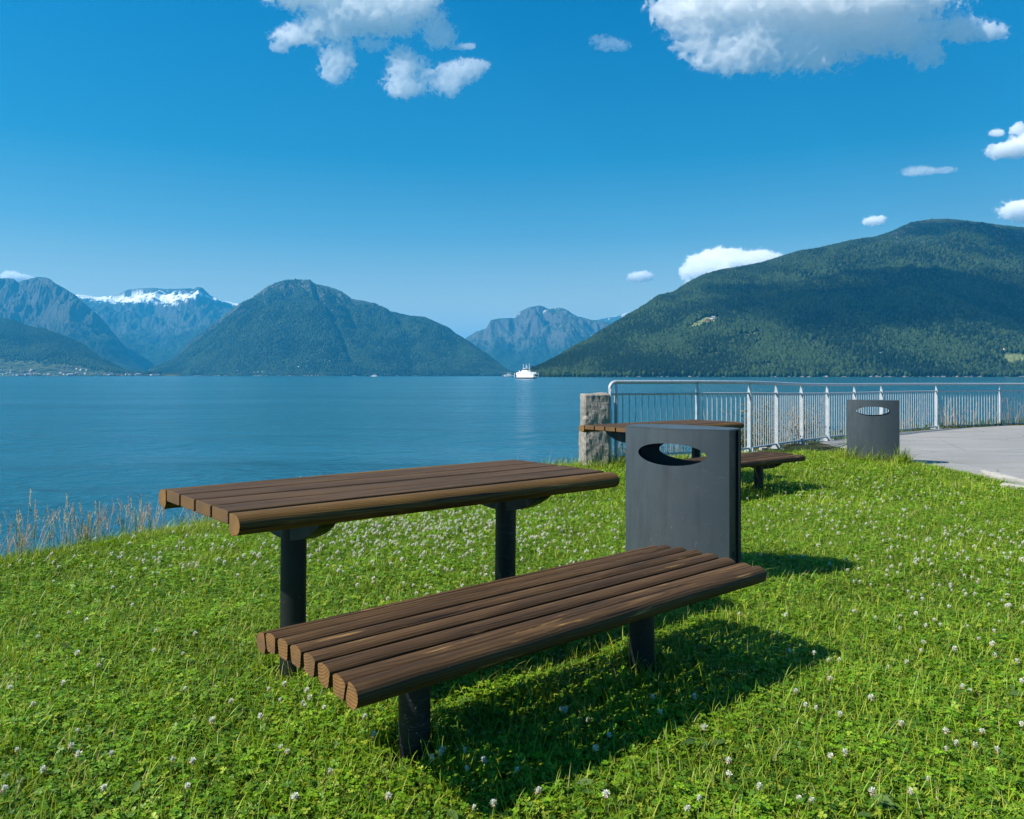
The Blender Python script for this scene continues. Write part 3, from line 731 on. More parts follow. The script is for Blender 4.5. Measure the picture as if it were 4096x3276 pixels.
# ------------------------------------------------------------------ litter bins
def make_bin():
    """width along x (0..W), bulging faces towards -y and +y, narrow inset sides; open oval through both faces"""
    root = empty('litter_bin'); W, T, B, H = 0.67, 0.165, 0.09, 0.893
    cx, cz, ra, rb = W/2, H-0.145, 0.219, 0.065
    def arc(x, sgn, extra=0.0):
        u = (x-cx)/(W/2); return sgn*(T/2+(B+extra)*(1-u*u))
    def face(sgn):
        na, nr = 64, 12; ring = []
        for k in range(na):
            a = 2*math.pi*k/na; c_, s_ = math.cos(a), math.sin(a)
            e = Vector((cx+ra*c_, cz+rb*s_))
            # where the ray from the oval's centre leaves the panel rectangle
            d = Vector((ra*c_, rb*s_)); ts = []
            if d.x > 1e-9: ts.append((W-cx)/d.x)
            if d.x < -1e-9: ts.append((0-cx)/d.x)
            if d.y > 1e-9: ts.append((H-cz)/d.y)
            if d.y < -1e-9: ts.append((0-0.03-cz)/d.y)
            q = Vector((cx, cz))+d*min(ts); ring.append((e, q))
        V = []; Fc = []
        for j in range(nr+1):
            for e, q in ring:
                p = e.lerp(q, j/nr); V.append((p.x, arc(p.x, sgn), p.y))
        for j in range(nr):
            for k in range(na):
                a = j*na+k; b_ = j*na+(k+1) % na; f = [a, b_, b_+na, a+na]
                Fc.append(f if sgn > 0 else f[::-1])
        # panel corners
        for (X_, Z_) in ((0, H), (W, H), (0, -0.03), (W, -0.03)):
            ks = sorted(range(na), key=lambda k: (V[nr*na+k][0]-X_)**2+(V[nr*na+k][2]-Z_)**2)[:2]
            if (ks[0]-ks[1]) % na == 1: ks = ks[::-1]
            V.append((X_, arc(X_, sgn), Z_)); n_ = len(V)-1
            Fc.append([nr*na+ks[0], nr*na+ks[1], n_] if sgn > 0 else [nr*na+ks[1], nr*na+ks[0], n_])
        o = mesh_obj('front_panel' if sgn < 0 else 'back_panel', V, Fc, m_bin, root)
        auto_smooth(o, 30)
        md = o.modifiers.new('thick', 'SOLIDIFY'); md.thickness = 0.004; md.offset = 0
        es = o.modifiers.new('split', 'EDGE_SPLIT'); es.split_angle = math.radians(40)
        return o
    face(-1); face(1)
    b = MB()
    n = 18; edge = [(W*k/n, arc(W*k/n, -1, 0.003)) for k in range(n+1)]+[(W-W*k/n, arc(W-W*k/n, 1, 0.003)) for k in range(n+1)]
    b.prism([(x, y) for x, y in edge], H+0.001, H+0.009, axis=2)
    b.build('lid', m_bin, root)
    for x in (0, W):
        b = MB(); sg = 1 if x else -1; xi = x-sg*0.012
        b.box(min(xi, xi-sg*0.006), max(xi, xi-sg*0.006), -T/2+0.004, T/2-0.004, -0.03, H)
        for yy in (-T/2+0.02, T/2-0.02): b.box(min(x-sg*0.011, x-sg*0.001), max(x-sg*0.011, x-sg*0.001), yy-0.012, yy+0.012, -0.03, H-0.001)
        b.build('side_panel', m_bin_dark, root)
    b = MB(); b.tube([(W-0.0118, 0, 0.18), (W-0.0095, 0, 0.18)], 0.014, 16); b.build('lock', m_pane, root)
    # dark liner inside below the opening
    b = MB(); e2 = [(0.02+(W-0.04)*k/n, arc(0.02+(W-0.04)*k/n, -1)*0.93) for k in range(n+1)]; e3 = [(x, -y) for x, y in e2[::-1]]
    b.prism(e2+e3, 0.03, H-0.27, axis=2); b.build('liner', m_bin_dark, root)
    return root
bn = make_bin(); bw = math.atan2(-0.616, 0.788)
# right front corner at (1.374, 5.07)
bx, by = 1.232, 4.533
nx_, ny_ = math.sin(bw), -math.cos(bw)     # facing direction of the front
cw, sw = math.cos(bw), math.sin(bw)
bn.location = (bx-0.67*cw-0.0825*nx_, by-0.67*sw-0.0825*ny_, 0.0); bn.rotation_euler = (0, 0, bw)
tag(bn, 'dark grey litter bin beside the nearest bench, large oval opening', 'litter bin', 'dark grey litter bins')
b3 = copy_tree(bn); aw = math.radians(-22); cxp = (3491-2048)/F*11.3
b3.location = (cxp-0.335*math.cos(aw), 11.3-0.335*math.sin(aw), -0.04); b3.rotation_euler = (0, 0, aw)
tag(b3, 'farther dark grey litter bin at the edge of the path by the railing', 'litter bin')

# ------------------------------------------------------------------ railing and stone pillar
m_rail, t, out = new_mat('galvanised_steel')
P = geo_pos(t); vz = noise(t, P, 14, 4, 0.6)
principled(t, out, ramp(t, vz, [(0.3, (0.33, 0.365, 0.39)), (0.6, (0.43, 0.465, 0.49)), (0.75, (0.52, 0.55, 0.57))]), 0.45, 0.5, 0.15, normal=bump(t, noise(t, P, 90, 3, 0.6), 0.15, 0.002))
# (photo column, distance, row of the top rail, post foot height)
FP = [(2465, 10.86, 1524, 0.0), (2790, 11.42, 1524, 0.02), (2998, 12.15, 1525.5, 0.02), (3105, 13.2, 1529.5, -0.03), (3205, 14.3, 1533.5, -0.05), (3309, 15.3, 1534.5, -0.05), (3418, 16.2, 1534.5, -0.05),
      (3526, 17.1, 1533, -0.05), (3746, 18.8, 1532, -0.05), (4001, 20.0, 1532, -0.05), (4160, 20.6, 1532, -0.05), (4330, 21.1, 1532, -0.05), (4500, 21.5, 1532, -0.05), (4680, 21.9, 1532, -0.05)]
pts = []
for (px, d, ry, fz_) in FP:
    x = (px-2048)/F*d; zt = EYE-(ry+4-YH)/F*d; pts.append((x, d, zt, fz_))
root = empty('railing', (pts[0][0], pts[0][1], 0))
tag(root, 'long pale galvanised steel railing with vertical bars curving along the water', 'railing')
def rel(p): return (p[0]-pts[0][0], p[1]-pts[0][1], p[2])
RT = 1.0
p0 = Vector(pts[0][:3]); p1 = Vector(pts[1][:3]); dirv = (p1-p0).normalized(); sx = p0-dirv*0.10
b = MB()
start = [rel((sx.x, sx.y, z)) for z in (-0.1, 0.3, 0.7, p0.z-0.09)]
curve = [rel((sx.x+dirv.x*0.09*(1-math.cos(a)), sx.y+dirv.y*0.09*(1-math.cos(a)), p0.z-0.09+0.09*math.sin(a))) for a in (0.35, 0.75, 1.15, 1.57)]
b.tube(start+curve+[rel(p) for p in pts], 0.026, 14)
auto_smooth(b.build('top_rail', m_rail, root))
b = MB(); b.tube([rel((sx.x, sx.y, p0.z-0.165))]+[rel((p[0], p[1], p[2]-0.165)) for p in pts], 0.017, 10); auto_smooth(b.build('middle_rail', m_rail, root))
b = MB(); b.tube([rel((sx.x, sx.y, p0.z-RT))]+[rel((p[0], p[1], p[2]-RT)) for p in pts], 0.016, 10); auto_smooth(b.build('bottom_rail', m_rail, root))
for i, p in enumerate(pts):
    q = pts[min(i+1, len(pts)-1)]; r_ = pts[max(i-1, 0)]
    tx, ty = q[0]-r_[0], q[1]-r_[1]; ln = math.hypot(tx, ty); tx /= ln; ty /= ln; nx2, ny2 = ty, -tx
    b = MB(); c = rel(p); zt = c[2]
    # blade: broad across the railing, thin along it, narrowing in a curve to the top rail
    prof = [(-0.035, p[3]), (0.035, p[3]), (0.033, zt-0.22), (0.026, zt-0.14), (0.012, zt-0.06), (0.008, zt-0.018), (-0.012, zt-0.018), (-0.02, zt-0.07), (-0.033, zt-0.2)]
    V = []
    for th in (-0.011, 0.011):
        for (a, z) in prof: V.append((c[0]+nx2*a+tx*th, c[1]+ny2*a+ty*th, z))
    n = len(prof); b.add(V, [[k, (k+1) % n, (k+1) % n+n, k+n] for k in range(n)]+[list(range(n))[::-1], list(range(n, 2*n))])
    # splayed foot with anchor bolts
    V = []
    for (a, s_, z) in ((-0.035, 0, p[3]+0.12), (0.035, 0, p[3]+0.12), (0.10, 0, p[3]+0.012), (-0.10, 0, p[3]+0.012)):
        for th in (-0.007, 0.007): V.append((c[0]+nx2*a+tx*th, c[1]+ny2*a+ty*th, z))
    b.add(V, [[0,2,4,6],[7,5,3,1],[0,1,3,2],[2,3,5,4],[4,5,7,6],[6,7,1,0]])
    V = [(c[0]+nx2*a+tx*s_, c[1]+ny2*a+ty*s_, p[3]+z) for z in (-0.015, 0.012) for a, s_ in ((-0.12,-0.06),(0.12,-0.06),(0.12,0.06),(-0.12,0.06))]
    b.add(V, [[3,2,1,0],[4,5,6,7],[0,1,5,4],[1,2,6,5],[2,3,7,6],[3,0,4,7]])
    po = auto_smooth(b.build('post', m_rail, root), 20)
    b = MB()
    for a, s_ in ((-0.1,-0.04),(0.1,-0.04),(0.1,0.04),(-0.1,0.04)):
        x_, y_ = c[0]+nx2*a+tx*s_, c[1]+ny2*a+ty*s_; b.tube([(x_, y_, p[3]+0.013), (x_, y_, p[3]+0.045)], 0.010, 8)
    b.build('bolt', m_rail, po)
nb = 0
for i in range(len(pts)-1):
    a, c = Vector(pts[i][:3]), Vector(pts[i+1][:3]); ln = (c-a).length; k = max(2, round(ln/0.108)); b = MB()
    for j in range(1, k):
        q = a.lerp(c, j/k); x, y, z = rel(q); b.tube([(x, y, z-RT+0.01), (x, y, z-0.172)], 0.0078, 8)
    auto_smooth(b.build('bar_panel', m_rail, root))

m_gran, t, out = new_mat('rough_granite')
P = obj_co(t)
n1 = noise(t, P, 22, 6, 0.7); n2 = noise(t, P, 160, 3, 0.7)
base = ramp(t, n1, [(0.3, (0.16, 0.145, 0.125)), (0.5, (0.27, 0.25, 0.22)), (0.7, (0.38, 0.355, 0.31))])
base = mixc(t, ramp(t, n2, [(0.5, 0.0), (0.62, 0.6)]), base, (0.08, 0.075, 0.07))
base = mixc(t, ramp(t, noise(t, P, 4.5, 4, 0.6), [(0.55, 0.0), (0.7, 0.55)]), base, (0.11, 0.115, 0.10))
principled(t, out, base, 0.9, 0.3, normal=bump(t, n1, 0.9, 0.02))
def stone_block(name, sx_, sy_, sz_, seed, rough, mat, cuts=22):
    bm = bmesh.new(); bmesh.ops.create_cube(bm, size=1)
    bmesh.ops.scale(bm, vec=(sx_, sy_, sz_), verts=bm.verts)
    bmesh.ops.bevel(bm, geom=bm.edges[:], offset=min(sx_, sy_, sz_)*0.06, segments=1, affect='EDGES')
    bmesh.ops.subdivide_edges(bm, edges=bm.edges[:], cuts=cuts, use_grid_fill=True)
    co = np.array([v.co[:] for v in bm.verts]); bm.normal_update(); nn = np.array([v.normal[:] for v in bm.verts])
    f_ = fbm3(co[:, 0]*7+seed, co[:, 1]*7, co[:, 2]*7, 5, 0.6)*rough+fbm3(co[:, 0]*2.3+seed, co[:, 1]*2.3, co[:, 2]*2.3, 3)*rough*1.3
    co = co+nn*f_[:, None]
    for v, c in zip(bm.verts, co): v.co = c
    me = bpy.data.meshes.new(name); bm.to_mesh(me); bm.free(); me.materials.append(mat)
    o = bpy.data.objects.new(name, me); col.objects.link(o); return o
pil = stone_block('stone_pillar', 0.35, 0.34, 1.25, 3.3, 0.028, m_gran, 26)
# drill marks down the left edge
me = pil.data; co = np.zeros(len(me.vertices)*3); me.vertices.foreach_get('co', co); co = co.reshape(-1, 3)
for zc in (0.50, 0.34, 0.18, 0.03, -0.13, -0.3):
    k = np.exp(-((co[:, 2]-zc)/0.008)**2)*(co[:, 0] < -0.13)*(co[:, 1] < -0.0)*sstep(-0.02, -0.12, co[:, 1])
    co[:, 0] += k*0.02; co[:, 1] += k*0.02
me.vertices.foreach_set('co', co.ravel()); me.update()
pil.location = ((2379-2048)/F*10.75, 10.78, 0.965-0.625); pil.rotation_euler = (0, 0, math.radians(7))
tag(pil, 'rough grey granite pillar at the left end of the railing', 'stone pillar')
# ------------------------------------------------------------------ lawn: blades, clover leaves, flowers
m_leaf, t, out = new_mat('leaf')
c = attr(t, 'col')
d = principled(t, None, c, 0.5, 0.35)
tr = N(t, 'ShaderNodeBsdfTranslucent'); L(t, mixc(t, 1.0, c, (1.3, 1.3, 0.5), 'MULTIPLY'), tr.inputs[0])
mx = N(t, 'ShaderNodeMixShader', _0=0.30); L(t, d.outputs[0], mx.inputs[1]); L(t, tr.outputs[0], mx.inputs[2]); L(t, mx.outputs[0], out.inputs[0])

def rot_mats(yaw, tilt, az):
    """turn by yaw about z, then lean by tilt towards azimuth az"""
    cy_, sy_ = np.cos(yaw), np.sin(yaw); z = np.zeros_like(yaw); o = np.ones_like(yaw)
    Rz = np.stack([np.stack([cy_, -sy_, z], -1), np.stack([sy_, cy_, z], -1), np.stack([z, z, o], -1)], -2)
    ax, ay = -np.sin(az), np.cos(az); ct, st = np.cos(tilt), np.sin(tilt); k = 1-ct
    Rt = np.stack([np.stack([ct+ax*ax*k, ax*ay*k, ay*st], -1), np.stack([ax*ay*k, ct+ay*ay*k, -ax*st], -1), np.stack([-ay*st, ax*st, ct], -1)], -2)
    return Rt @ Rz
class Bag:
    def __init__(s): s.V = []; s.C = []; s.P = {}; s.n = 0
    def add(s, tv, tfs, R, sc_, pos, cols, shade=None):
        """tv (k,3) or (n,k,3) template, tfs list of faces, R (n,3,3), sc_ (n,) or (n,3), pos (n,3), cols (n,3)"""
        n = len(pos)
        if n == 0: return
        tv = np.asarray(tv, float); T_ = tv if tv.ndim == 3 else np.broadcast_to(tv, (n,)+tv.shape)
        sc_ = np.asarray(sc_); sc_ = sc_[:, None, None] if sc_.ndim == 1 else sc_[:, None, :]
        V = np.einsum('nij,nkj->nki', R, T_*sc_)+pos[:, None, :]
        k = V.shape[1]; s.V.append(V.reshape(-1, 3).astype(np.float32))
        C_ = np.repeat(cols[:, None, :], k, 1)
        if shade is not None: C_ = C_*np.asarray(shade)[None, :, None]
        s.C.append(C_.reshape(-1, 3).astype(np.float32))
        base = s.n+np.arange(n)*k
        for f in tfs:
            s.P.setdefault(len(f), []).append((base[:, None]+np.asarray(f)[None]).astype(np.int32))
        s.n += n*k
    def build(s, name, mat, smooth=False):
        return fast_mesh(name, np.concatenate(s.V), [np.concatenate(v) for v in s.P.values()], mat, np.concatenate(s.C), smooth)

def lawn_points(n, d0, d1, xm=1.6, seed=0):
    r = np.random.default_rng(seed)
    d = np.sqrt(r.uniform(d0*d0, d1*d1, n*2)); lim = 0.66*d+xm; m_ = 0.66*d1+xm
    x = r.uniform(-m_, m_, n*2); k = np.abs(x) < lim; x, d = x[k], d[k]
    k = in_poly(x, d, LAWN); x, d = x[k], d[k]
    return x, d
GOLD = np.array([0.34, 0.375, 0.035]); MID = np.array([0.165, 0.315, 0.010]); DEEP = np.array([0.050, 0.140, 0.006]); STRAW = np.array([0.38, 0.33, 0.15])
def patch(x, y): return fbm2(x*0.7+11, y*0.7, 4, 0.6), fbm2(x*3.1+5, y*3.1, 3, 0.6)
def near_post(x, y):
    k = np.zeros(len(x))
    for o_ in (tb, be, t2, b2):
        for s_, w_ in ((0.39, 0.324 if o_ in (tb, t2) else 0.215), (1.51, 0.324 if o_ in (tb, t2) else 0.215)):
            q = Matrix.Rotation(o_.rotation_euler.z, 3, 'Z') @ Vector((s_, -w_, 0)); X0, Y0 = o_.location.x+q.x, o_.location.y+q.y
            r_ = np.hypot(x-X0, y-Y0); k = np.maximum(k, (r_ < 0.052)*1.0)
    return k > 0
def bare_at(x, y):
    """thin worn spots: round the bench posts and a few places where soil shows"""
    k = np.zeros(len(x))
    for o_ in (be, b2, tb):
        w_ = 0.324 if o_ is tb else 0.215
        for s_ in (0.39, 1.51):
            q = Matrix.Rotation(o_.rotation_euler.z, 3, 'Z') @ Vector((s_, -w_, 0)); r_ = np.hypot(x-o_.location.x-q.x, y-o_.location.y-q.y)
            k = np.maximum(k, 1-sstep(0.07, 0.17, r_))
    return np.maximum(k, sstep(0.42, 0.62, fbm2(x*1.6+40, y*1.6, 4, 0.6)))
bag = Bag()
hexleaf = np.array([(0, 0, 0), (0.42, 0.42, 0.10), (0.50, 0.85, 0.12), (0.0, 0.98, -0.05), (-0.50, 0.85, 0.12), (-0.42, 0.42, 0.10)])
kite = np.array([(0, 0, 0), (0.48, 0.62, 0.12), (0.0, 1.0, -0.03), (-0.48, 0.62, 0.12)])
def clovers(n, d0, d1, size, seed, near):
    x, y = lawn_points(n, d0, d1, seed=seed); rr = np.random.default_rng(seed+1)
    big, sm = patch(x, y); grassy = sstep(0.10, 0.42, big)
    k = (rr.random(len(x)) > 0.72*grassy) & ~near_post(x, y) & (rr.random(len(x)) > 0.85*bare_at(x, y))
    x, y, big, sm = x[k], y[k], big[k], sm[k]; n = len(x)
    z = ground_z(x, y)+(0.006+0.050*rr.beta(1.5, 1.7, n))*(1+0.55*sm+0.35*big)*(1.0-0.25*sstep(0.1, 0.4, big))
    yaw = rr.uniform(0, 6.28, n); tilt = np.abs(rr.normal(0.0, 0.38, n)); az = rr.uniform(0, 6.28, n)
    sz = size*rr.uniform(0.6, 1.3, n)
    m_ = np.clip(rr.random((n, 1))+0.5*sm[:, None], 0, 1); c_ = DEEP*(1-m_)+MID*m_; g_ = (rr.random((n, 1)) < 0.16)*0.6; c_ = c_*(1-g_)+GOLD*g_
    c_ = c_*(1+0.35*big+0.35*sm)[:, None]*rr.uniform(0.7, 1.3, (n, 1))
    for q in range(3):
        yq = yaw+q*2.094+rr.normal(0, 0.15, n); R = rot_mats(yq, tilt, az)
        bag.add(hexleaf if near else kite, [[0, 1, 2, 3], [0, 3, 4, 5]] if near else [[0, 1, 2], [0, 2, 3]], R, sz, np.stack([x, y, z], -1), c_)
def blades(n, d0, d1, wd, hgt, seed, near, amount=1.0, xm=1.6, pts_=None, hmul=None):
    if pts_ is None: x, y = lawn_points(n, d0, d1, xm, seed=seed)
    else: x, y = pts_
    rr = np.random.default_rng(seed+1); big, sm = patch(x, y)
    k = ~near_post(x, y) & ((rr.random(len(x)) > 0.8*bare_at(x, y)) | (pts_ is not None)); x, y, big, sm = x[k], y[k], big[k], sm[k]
    hm = np.ones(len(x)) if hmul is None else hmul[k]; n = len(x)
    z = ground_z(x, y)-0.004; h_ = hgt*rr.gamma(5, 0.2, n)*(1+0.25*sm+0.3*np.clip(big, 0, 1))*hm; w_ = wd*rr.uniform(0.6, 1.4, n)
    bend = rr.uniform(0.1, 0.85, n)
    T_ = np.zeros((n, 5 if not near else 7, 3))
    if near:
        for j, (f_, wf) in enumerate(((0, 1), (0.4, 0.95), (0.75, 0.65))):
            T_[:, 2*j, 0] = -w_*wf/2; T_[:, 2*j+1, 0] = w_*wf/2
            T_[:, 2*j, 1] = T_[:, 2*j+1, 1] = bend*h_*f_**2; T_[:, 2*j, 2] = T_[:, 2*j+1, 2] = h_*f_*(1-0.25*bend*f_)
        T_[:, 6, 1] = bend*h_; T_[:, 6, 2] = h_*(1-0.3*bend); fs = [[0, 1, 3, 2], [2, 3, 5, 4], [4, 5, 6]]; sh = [0.8, 0.8, 1, 1, 1.1, 1.1, 1.15]
    else:
        for j, (f_, wf) in enumerate(((0, 1), (0.55, 0.85))):
            T_[:, 2*j, 0] = -w_*wf/2; T_[:, 2*j+1, 0] = w_*wf/2
            T_[:, 2*j, 1] = T_[:, 2*j+1, 1] = bend*h_*f_**2; T_[:, 2*j, 2] = T_[:, 2*j+1, 2] = h_*f_*(1-0.2*bend*f_)
        T_[:, 4, 1] = bend*h_; T_[:, 4, 2] = h_*(1-0.3*bend); fs = [[0, 1, 3, 2], [2, 3, 4]]; sh = [0.85, 0.85, 1, 1, 1.1]
    R = rot_mats(rr.uniform(0, 6.28, n), np.abs(rr.normal(0.15, 0.35, n)), rr.uniform(0, 6.28, n))
    m_ = rr.random((n, 1)); c_ = MID*(1-m_)+GOLD*m_*0.95; s_ = (rr.random((n, 1)) < (0.05+0.16*sstep(0.15, 0.5, big))[:, None]); c_ = np.where(s_, STRAW*rr.uniform(0.6, 1.1, (n, 1)), c_)
    c_ = c_*(1+0.15*big)[:, None]*rr.uniform(0.75, 1.2, (n, 1))
    bag.add(T_, fs, R, np.ones(n), np.stack([x, y, z], -1), c_)
SCALE = 1.0
clovers(int(120000*SCALE), 1.3, 4.0, 0.0105, 21, True)
blades(int(150000*SCALE), 1.3, 4.0, 0.0030, 0.052, 31, True)
clovers(int(190000*SCALE), 4.0, 7.5, 0.0125, 41, False)
blades(int(210000*SCALE), 4.0, 7.5, 0.0038, 0.050, 51, False)
clovers(int(170000*SCALE), 7.5, 13.5, 0.019, 61, False)
blades(int(240000*SCALE), 7.5, 13.5, 0.0065, 0.055, 71, False)
# a few long blades standing above the rest, dense beside posts, pillar and bin where the mower misses
blades(900, 1.4, 7, 0.0032, 0.105, 81, True)
def ring_pts(cx_, cy_, r0, r1, n, seed):
    rr = np.random.default_rng(seed); a = rr.uniform(0, 6.28, n); q = np.sqrt(rr.uniform(r0*r0, r1*r1, n)); x, y = cx_+np.cos(a)*q, cy_+np.sin(a)*q
    k = in_poly(x, y, LAWN) | (np.hypot(x-cx_, y-cy_) < 0.5); return x[k], y[k]
for o_ in (tb, be, t2, b2):
    w_ = 0.324 if o_ in (tb, t2) else 0.215
    for s_ in (0.39, 1.51):
        q = Matrix.Rotation(o_.rotation_euler.z, 3, 'Z') @ Vector((s_, -w_, 0)); blades(0, 0, 0, 0.0036, 0.085, int(s_*100), True, pts_=ring_pts(o_.location.x+q.x, o_.location.y+q.y, 0.055, 0.17, 150, 5))
def line_pts(a, b_, wid, n, seed):
    rr = np.random.default_rng(seed); t_ = rr.random(n); o_ = rr.normal(0, wid, n); dx, dy = b_[0]-a[0], b_[1]-a[1]; l_ = math.hypot(dx, dy)
    return a[0]+dx*t_-dy/l_*o_, a[1]+dy*t_+dx/l_*o_
# round the two bins
def bin_ring(o_, n, seed, hg):
    rr = np.random.default_rng(seed); a = rr.uniform(0, 6.28, n); k = rr.uniform(1.03, 1.35, n)
    lx = 0.335+0.36*np.cos(a)*k; ly = 0.19*np.sin(a)*k; c_, s_ = math.cos(o_.rotation_euler.z), math.sin(o_.rotation_euler.z)
    blades(0, 0, 0, 0.0055, hg, seed, True, pts_=(o_.location.x+lx*c_-ly*s_, o_.location.y+lx*s_+ly*c_))
bin_ring(bn, 900, 91, 0.075); bin_ring(b3, 1500, 92, 0.15)
x, y = line_pts((0.95, 10.55), (1.55, 10.75), 0.07, 900, 93); blades(0, 0, 0, 0.005, 0.11, 94, True, pts_=(x, y))
# long rough fringe along the shore edge of the lawn
for (a, b_, n, hg, wd_) in (((-7, -0.7), (-3.36, 4.6), 5000, 0.06, 0.10), ((-3.4, 4.65), (-2.5, 6.2), 5000, 0.065, 0.10), ((-2.5, 6.2), (-0.85, 8.6), 5000, 0.07, 0.09), ((-0.85, 8.6), (0.95, 10.85), 5000, 0.09, 0.10), ((1.5, 11.05), (3.6, 12.25), 4000, 0.06, 0.07), ((3.6, 12.3), (5.2, 12.15), 3500, 0.05, 0.05), ((5.2, 12.1), (5.7, 10.8), 1800, 0.05, 0.04), ((5.7, 10.8), (5.72, 9.3), 1800, 0.045, 0.04), ((5.72, 9.3), (5.4, 7.4), 1800, 0.045, 0.04)):
    x, y = line_pts(a, b_, wd_, n, int(n+a[0]*10+b_[1])); blades(0, 0, 0, 0.0048, hg, int(100+abs(a[0])*9), False, pts_=(x, y))
# broad weed leaves (dock, dandelion) here and there near the camera
blat = np.array([(0, 0, 0), (0.13, 0.3, 0.05), (0.19, 0.62, 0.02), (0, 1, -0.08), (-0.19, 0.62, 0.02), (-0.13, 0.3, 0.05)])
cx_ = [(-1.55, 2.75), (-1.15, 2.3), (0.62, 2.55), (-0.2, 2.05), (1.9, 2.9), (2.2, 2.75), (-0.62, 2.0), (0.5, 3.05), (-1.9, 3.4), (1.0, 2.2), (-1.4, 3.9), (2.6, 3.6), (0.25, 2.3), (-0.05, 1.95)]
for i, (X0, Y0) in enumerate(cx_):
    n = 9; rr = np.random.default_rng(200+i); R = rot_mats(rr.uniform(0, 6.28, n), rr.uniform(0.1, 0.6, n), rr.uniform(0, 6.28, n))
    bag.add(blat, [[0, 1, 2, 3], [0, 3, 4, 5]], R, rr.uniform(0.05, 0.085, n), np.stack([X0+rr.normal(0, 0.03, n), Y0+rr.normal(0, 0.03, n), 0.02+rr.uniform(0, 0.03, n)], -1), np.tile(np.array([[0.075, 0.135, 0.03]]), (n, 1))*rr.uniform(0.8, 1.3, (n, 1)))
tag(bag.build('grass', m_leaf), 'short sunlit lawn of grass and clover', 'grass', kind='stuff')

# clover flowers
m_petal, t, out = new_mat('clover_petal')
d = principled(t, None, attr(t, 'col'), 0.6, 0.2); tr = N(t, 'ShaderNodeBsdfTranslucent'); L(t, attr(t, 'col'), tr.inputs[0])
mx = N(t, 'ShaderNodeMixShader', _0=0.4); L(t, d.outputs[0], mx.inputs[1]); L(t, tr.outputs[0], mx.inputs[2]); L(t, mx.outputs[0], out.inputs[0])
def head_arrays(n_pet, seed, r_=0.0115, wilt=0.3):
    rr = np.random.default_rng(seed); V = []; Fc = []; C_ = []
    ico = bmesh.new(); bmesh.ops.create_icosphere(ico, subdivisions=1, radius=r_*0.62)
    V += [(v.co.x, v.co.y, v.co.z) for v in ico.verts]; Fc += [[v.index for v in f.verts] for f in ico.faces]; C_ += [(0.50, 0.50, 0.36)]*len(ico.verts); ico.free()
    for i in range(n_pet):
        zc = 1-1.75*(i+0.5)/n_pet; a = i*2.39996+rr.normal(0, 0.15); rad = math.sqrt(max(0, 1-zc*zc)); dv = np.array([rad*math.cos(a), rad*math.sin(a), zc])
        dv = dv+rr.normal(0, 0.12, 3); dv /= np.linalg.norm(dv)
        droop = zc < -0.1 and rr.random() < 0.8
        if droop: dv[2] -= 0.8; dv /= np.linalg.norm(dv)
        s_ = np.cross(dv, (0.1, 0.2, 1)); s_ /= np.linalg.norm(s_); L_ = r_*rr.uniform(0.9, 1.25); w_ = r_*0.17; b_ = dv*r_*0.4; u_ = np.cross(s_, dv)
        n0 = len(V); V += [tuple(b_-s_*w_*0.5), tuple(b_+s_*w_*0.5), tuple(dv*L_*0.8+s_*w_+u_*w_*0.4), tuple(dv*L_*1.05+u_*w_), tuple(dv*L_*0.8-s_*w_+u_*w_*0.4)]
        Fc += [[n0, n0+1, n0+2, n0+4], [n0+2, n0+3, n0+4]]
        cc = (0.50, 0.34, 0.22) if droop else tuple(np.array((0.88, 0.87, 0.78))*rr.uniform(0.85, 1.05))
        C_ += [(0.5, 0.52, 0.36)]*2+[cc]*3
    return np.array(V), Fc, np.array(C_)
def col_mesh(name, V, Fc, C_, mat):
    me = bpy.data.meshes.new(name); me.from_pydata([tuple(v) for v in V], [], Fc); me.materials.append(mat)
    a = me.attributes.new('col', 'FLOAT_COLOR', 'POINT'); c4 = np.ones((len(V), 4)); c4[:, :3] = C_; a.data.foreach_set('color', c4.ravel().astype(np.float32)); me.update(); return me
heads = []
for q in range(4):
    V, Fc, C_ = head_arrays(46 if q < 3 else 30, 300+q); heads.append(col_mesh('clover_flower', V, Fc, C_, m_petal))
b = MB(); b.tube([(0, 0, -0.075), (0.002, 0.001, -0.04), (0, 0, -0.004)], [0.0011, 0.001, 0.0009], 5)
stem_me = bpy.data.meshes.new('stem'); stem_me.from_pydata(b.v, [], b.f)
a = stem_me.attributes.new('col', 'FLOAT_COLOR', 'POINT'); a.data.foreach_set('color', np.tile(np.array([0.09, 0.15, 0.04, 1], np.float32), len(b.v))); stem_me.materials.append(m_leaf)
def px2ground(px, py, z=0.05):
    d = (EYE-z)*F/(py-YH); return (px-2048)/F*d, d
# flower density over the photo: dense drift under and behind the table, second one right of the bin, thin elsewhere
rr = np.random.default_rng(77); FL = []
def drift(n, cx0, cy0, sx0, sy0, lo=0):
    for _ in range(n):
        px, py = rr.normal(cx0, sx0), rr.normal(cy0, sy0)
        if py < 1830: continue
        x, y = px2ground(px, py)
        if in_poly(np.array([x]), np.array([y]), LAWN)[0]: FL.append((x, y))
drift(720, 1620, 2095, 330, 70); drift(180, 1900, 2200, 420, 110); drift(120, 2300, 2080, 200, 90); drift(90, 800, 2230, 330, 60)
drift(150, 3800, 2180, 320, 80); drift(120, 3300, 2020, 260, 60); drift(60, 3900, 2400, 250, 140); drift(60, 3500, 1930, 300, 40)
for _ in range(100):                       # thin scatter over the near lawn
    px, py = rr.uniform(-100, 4200), 2350+rr.random()*900
    x, y = px2ground(px, py); FL.append((x, y))
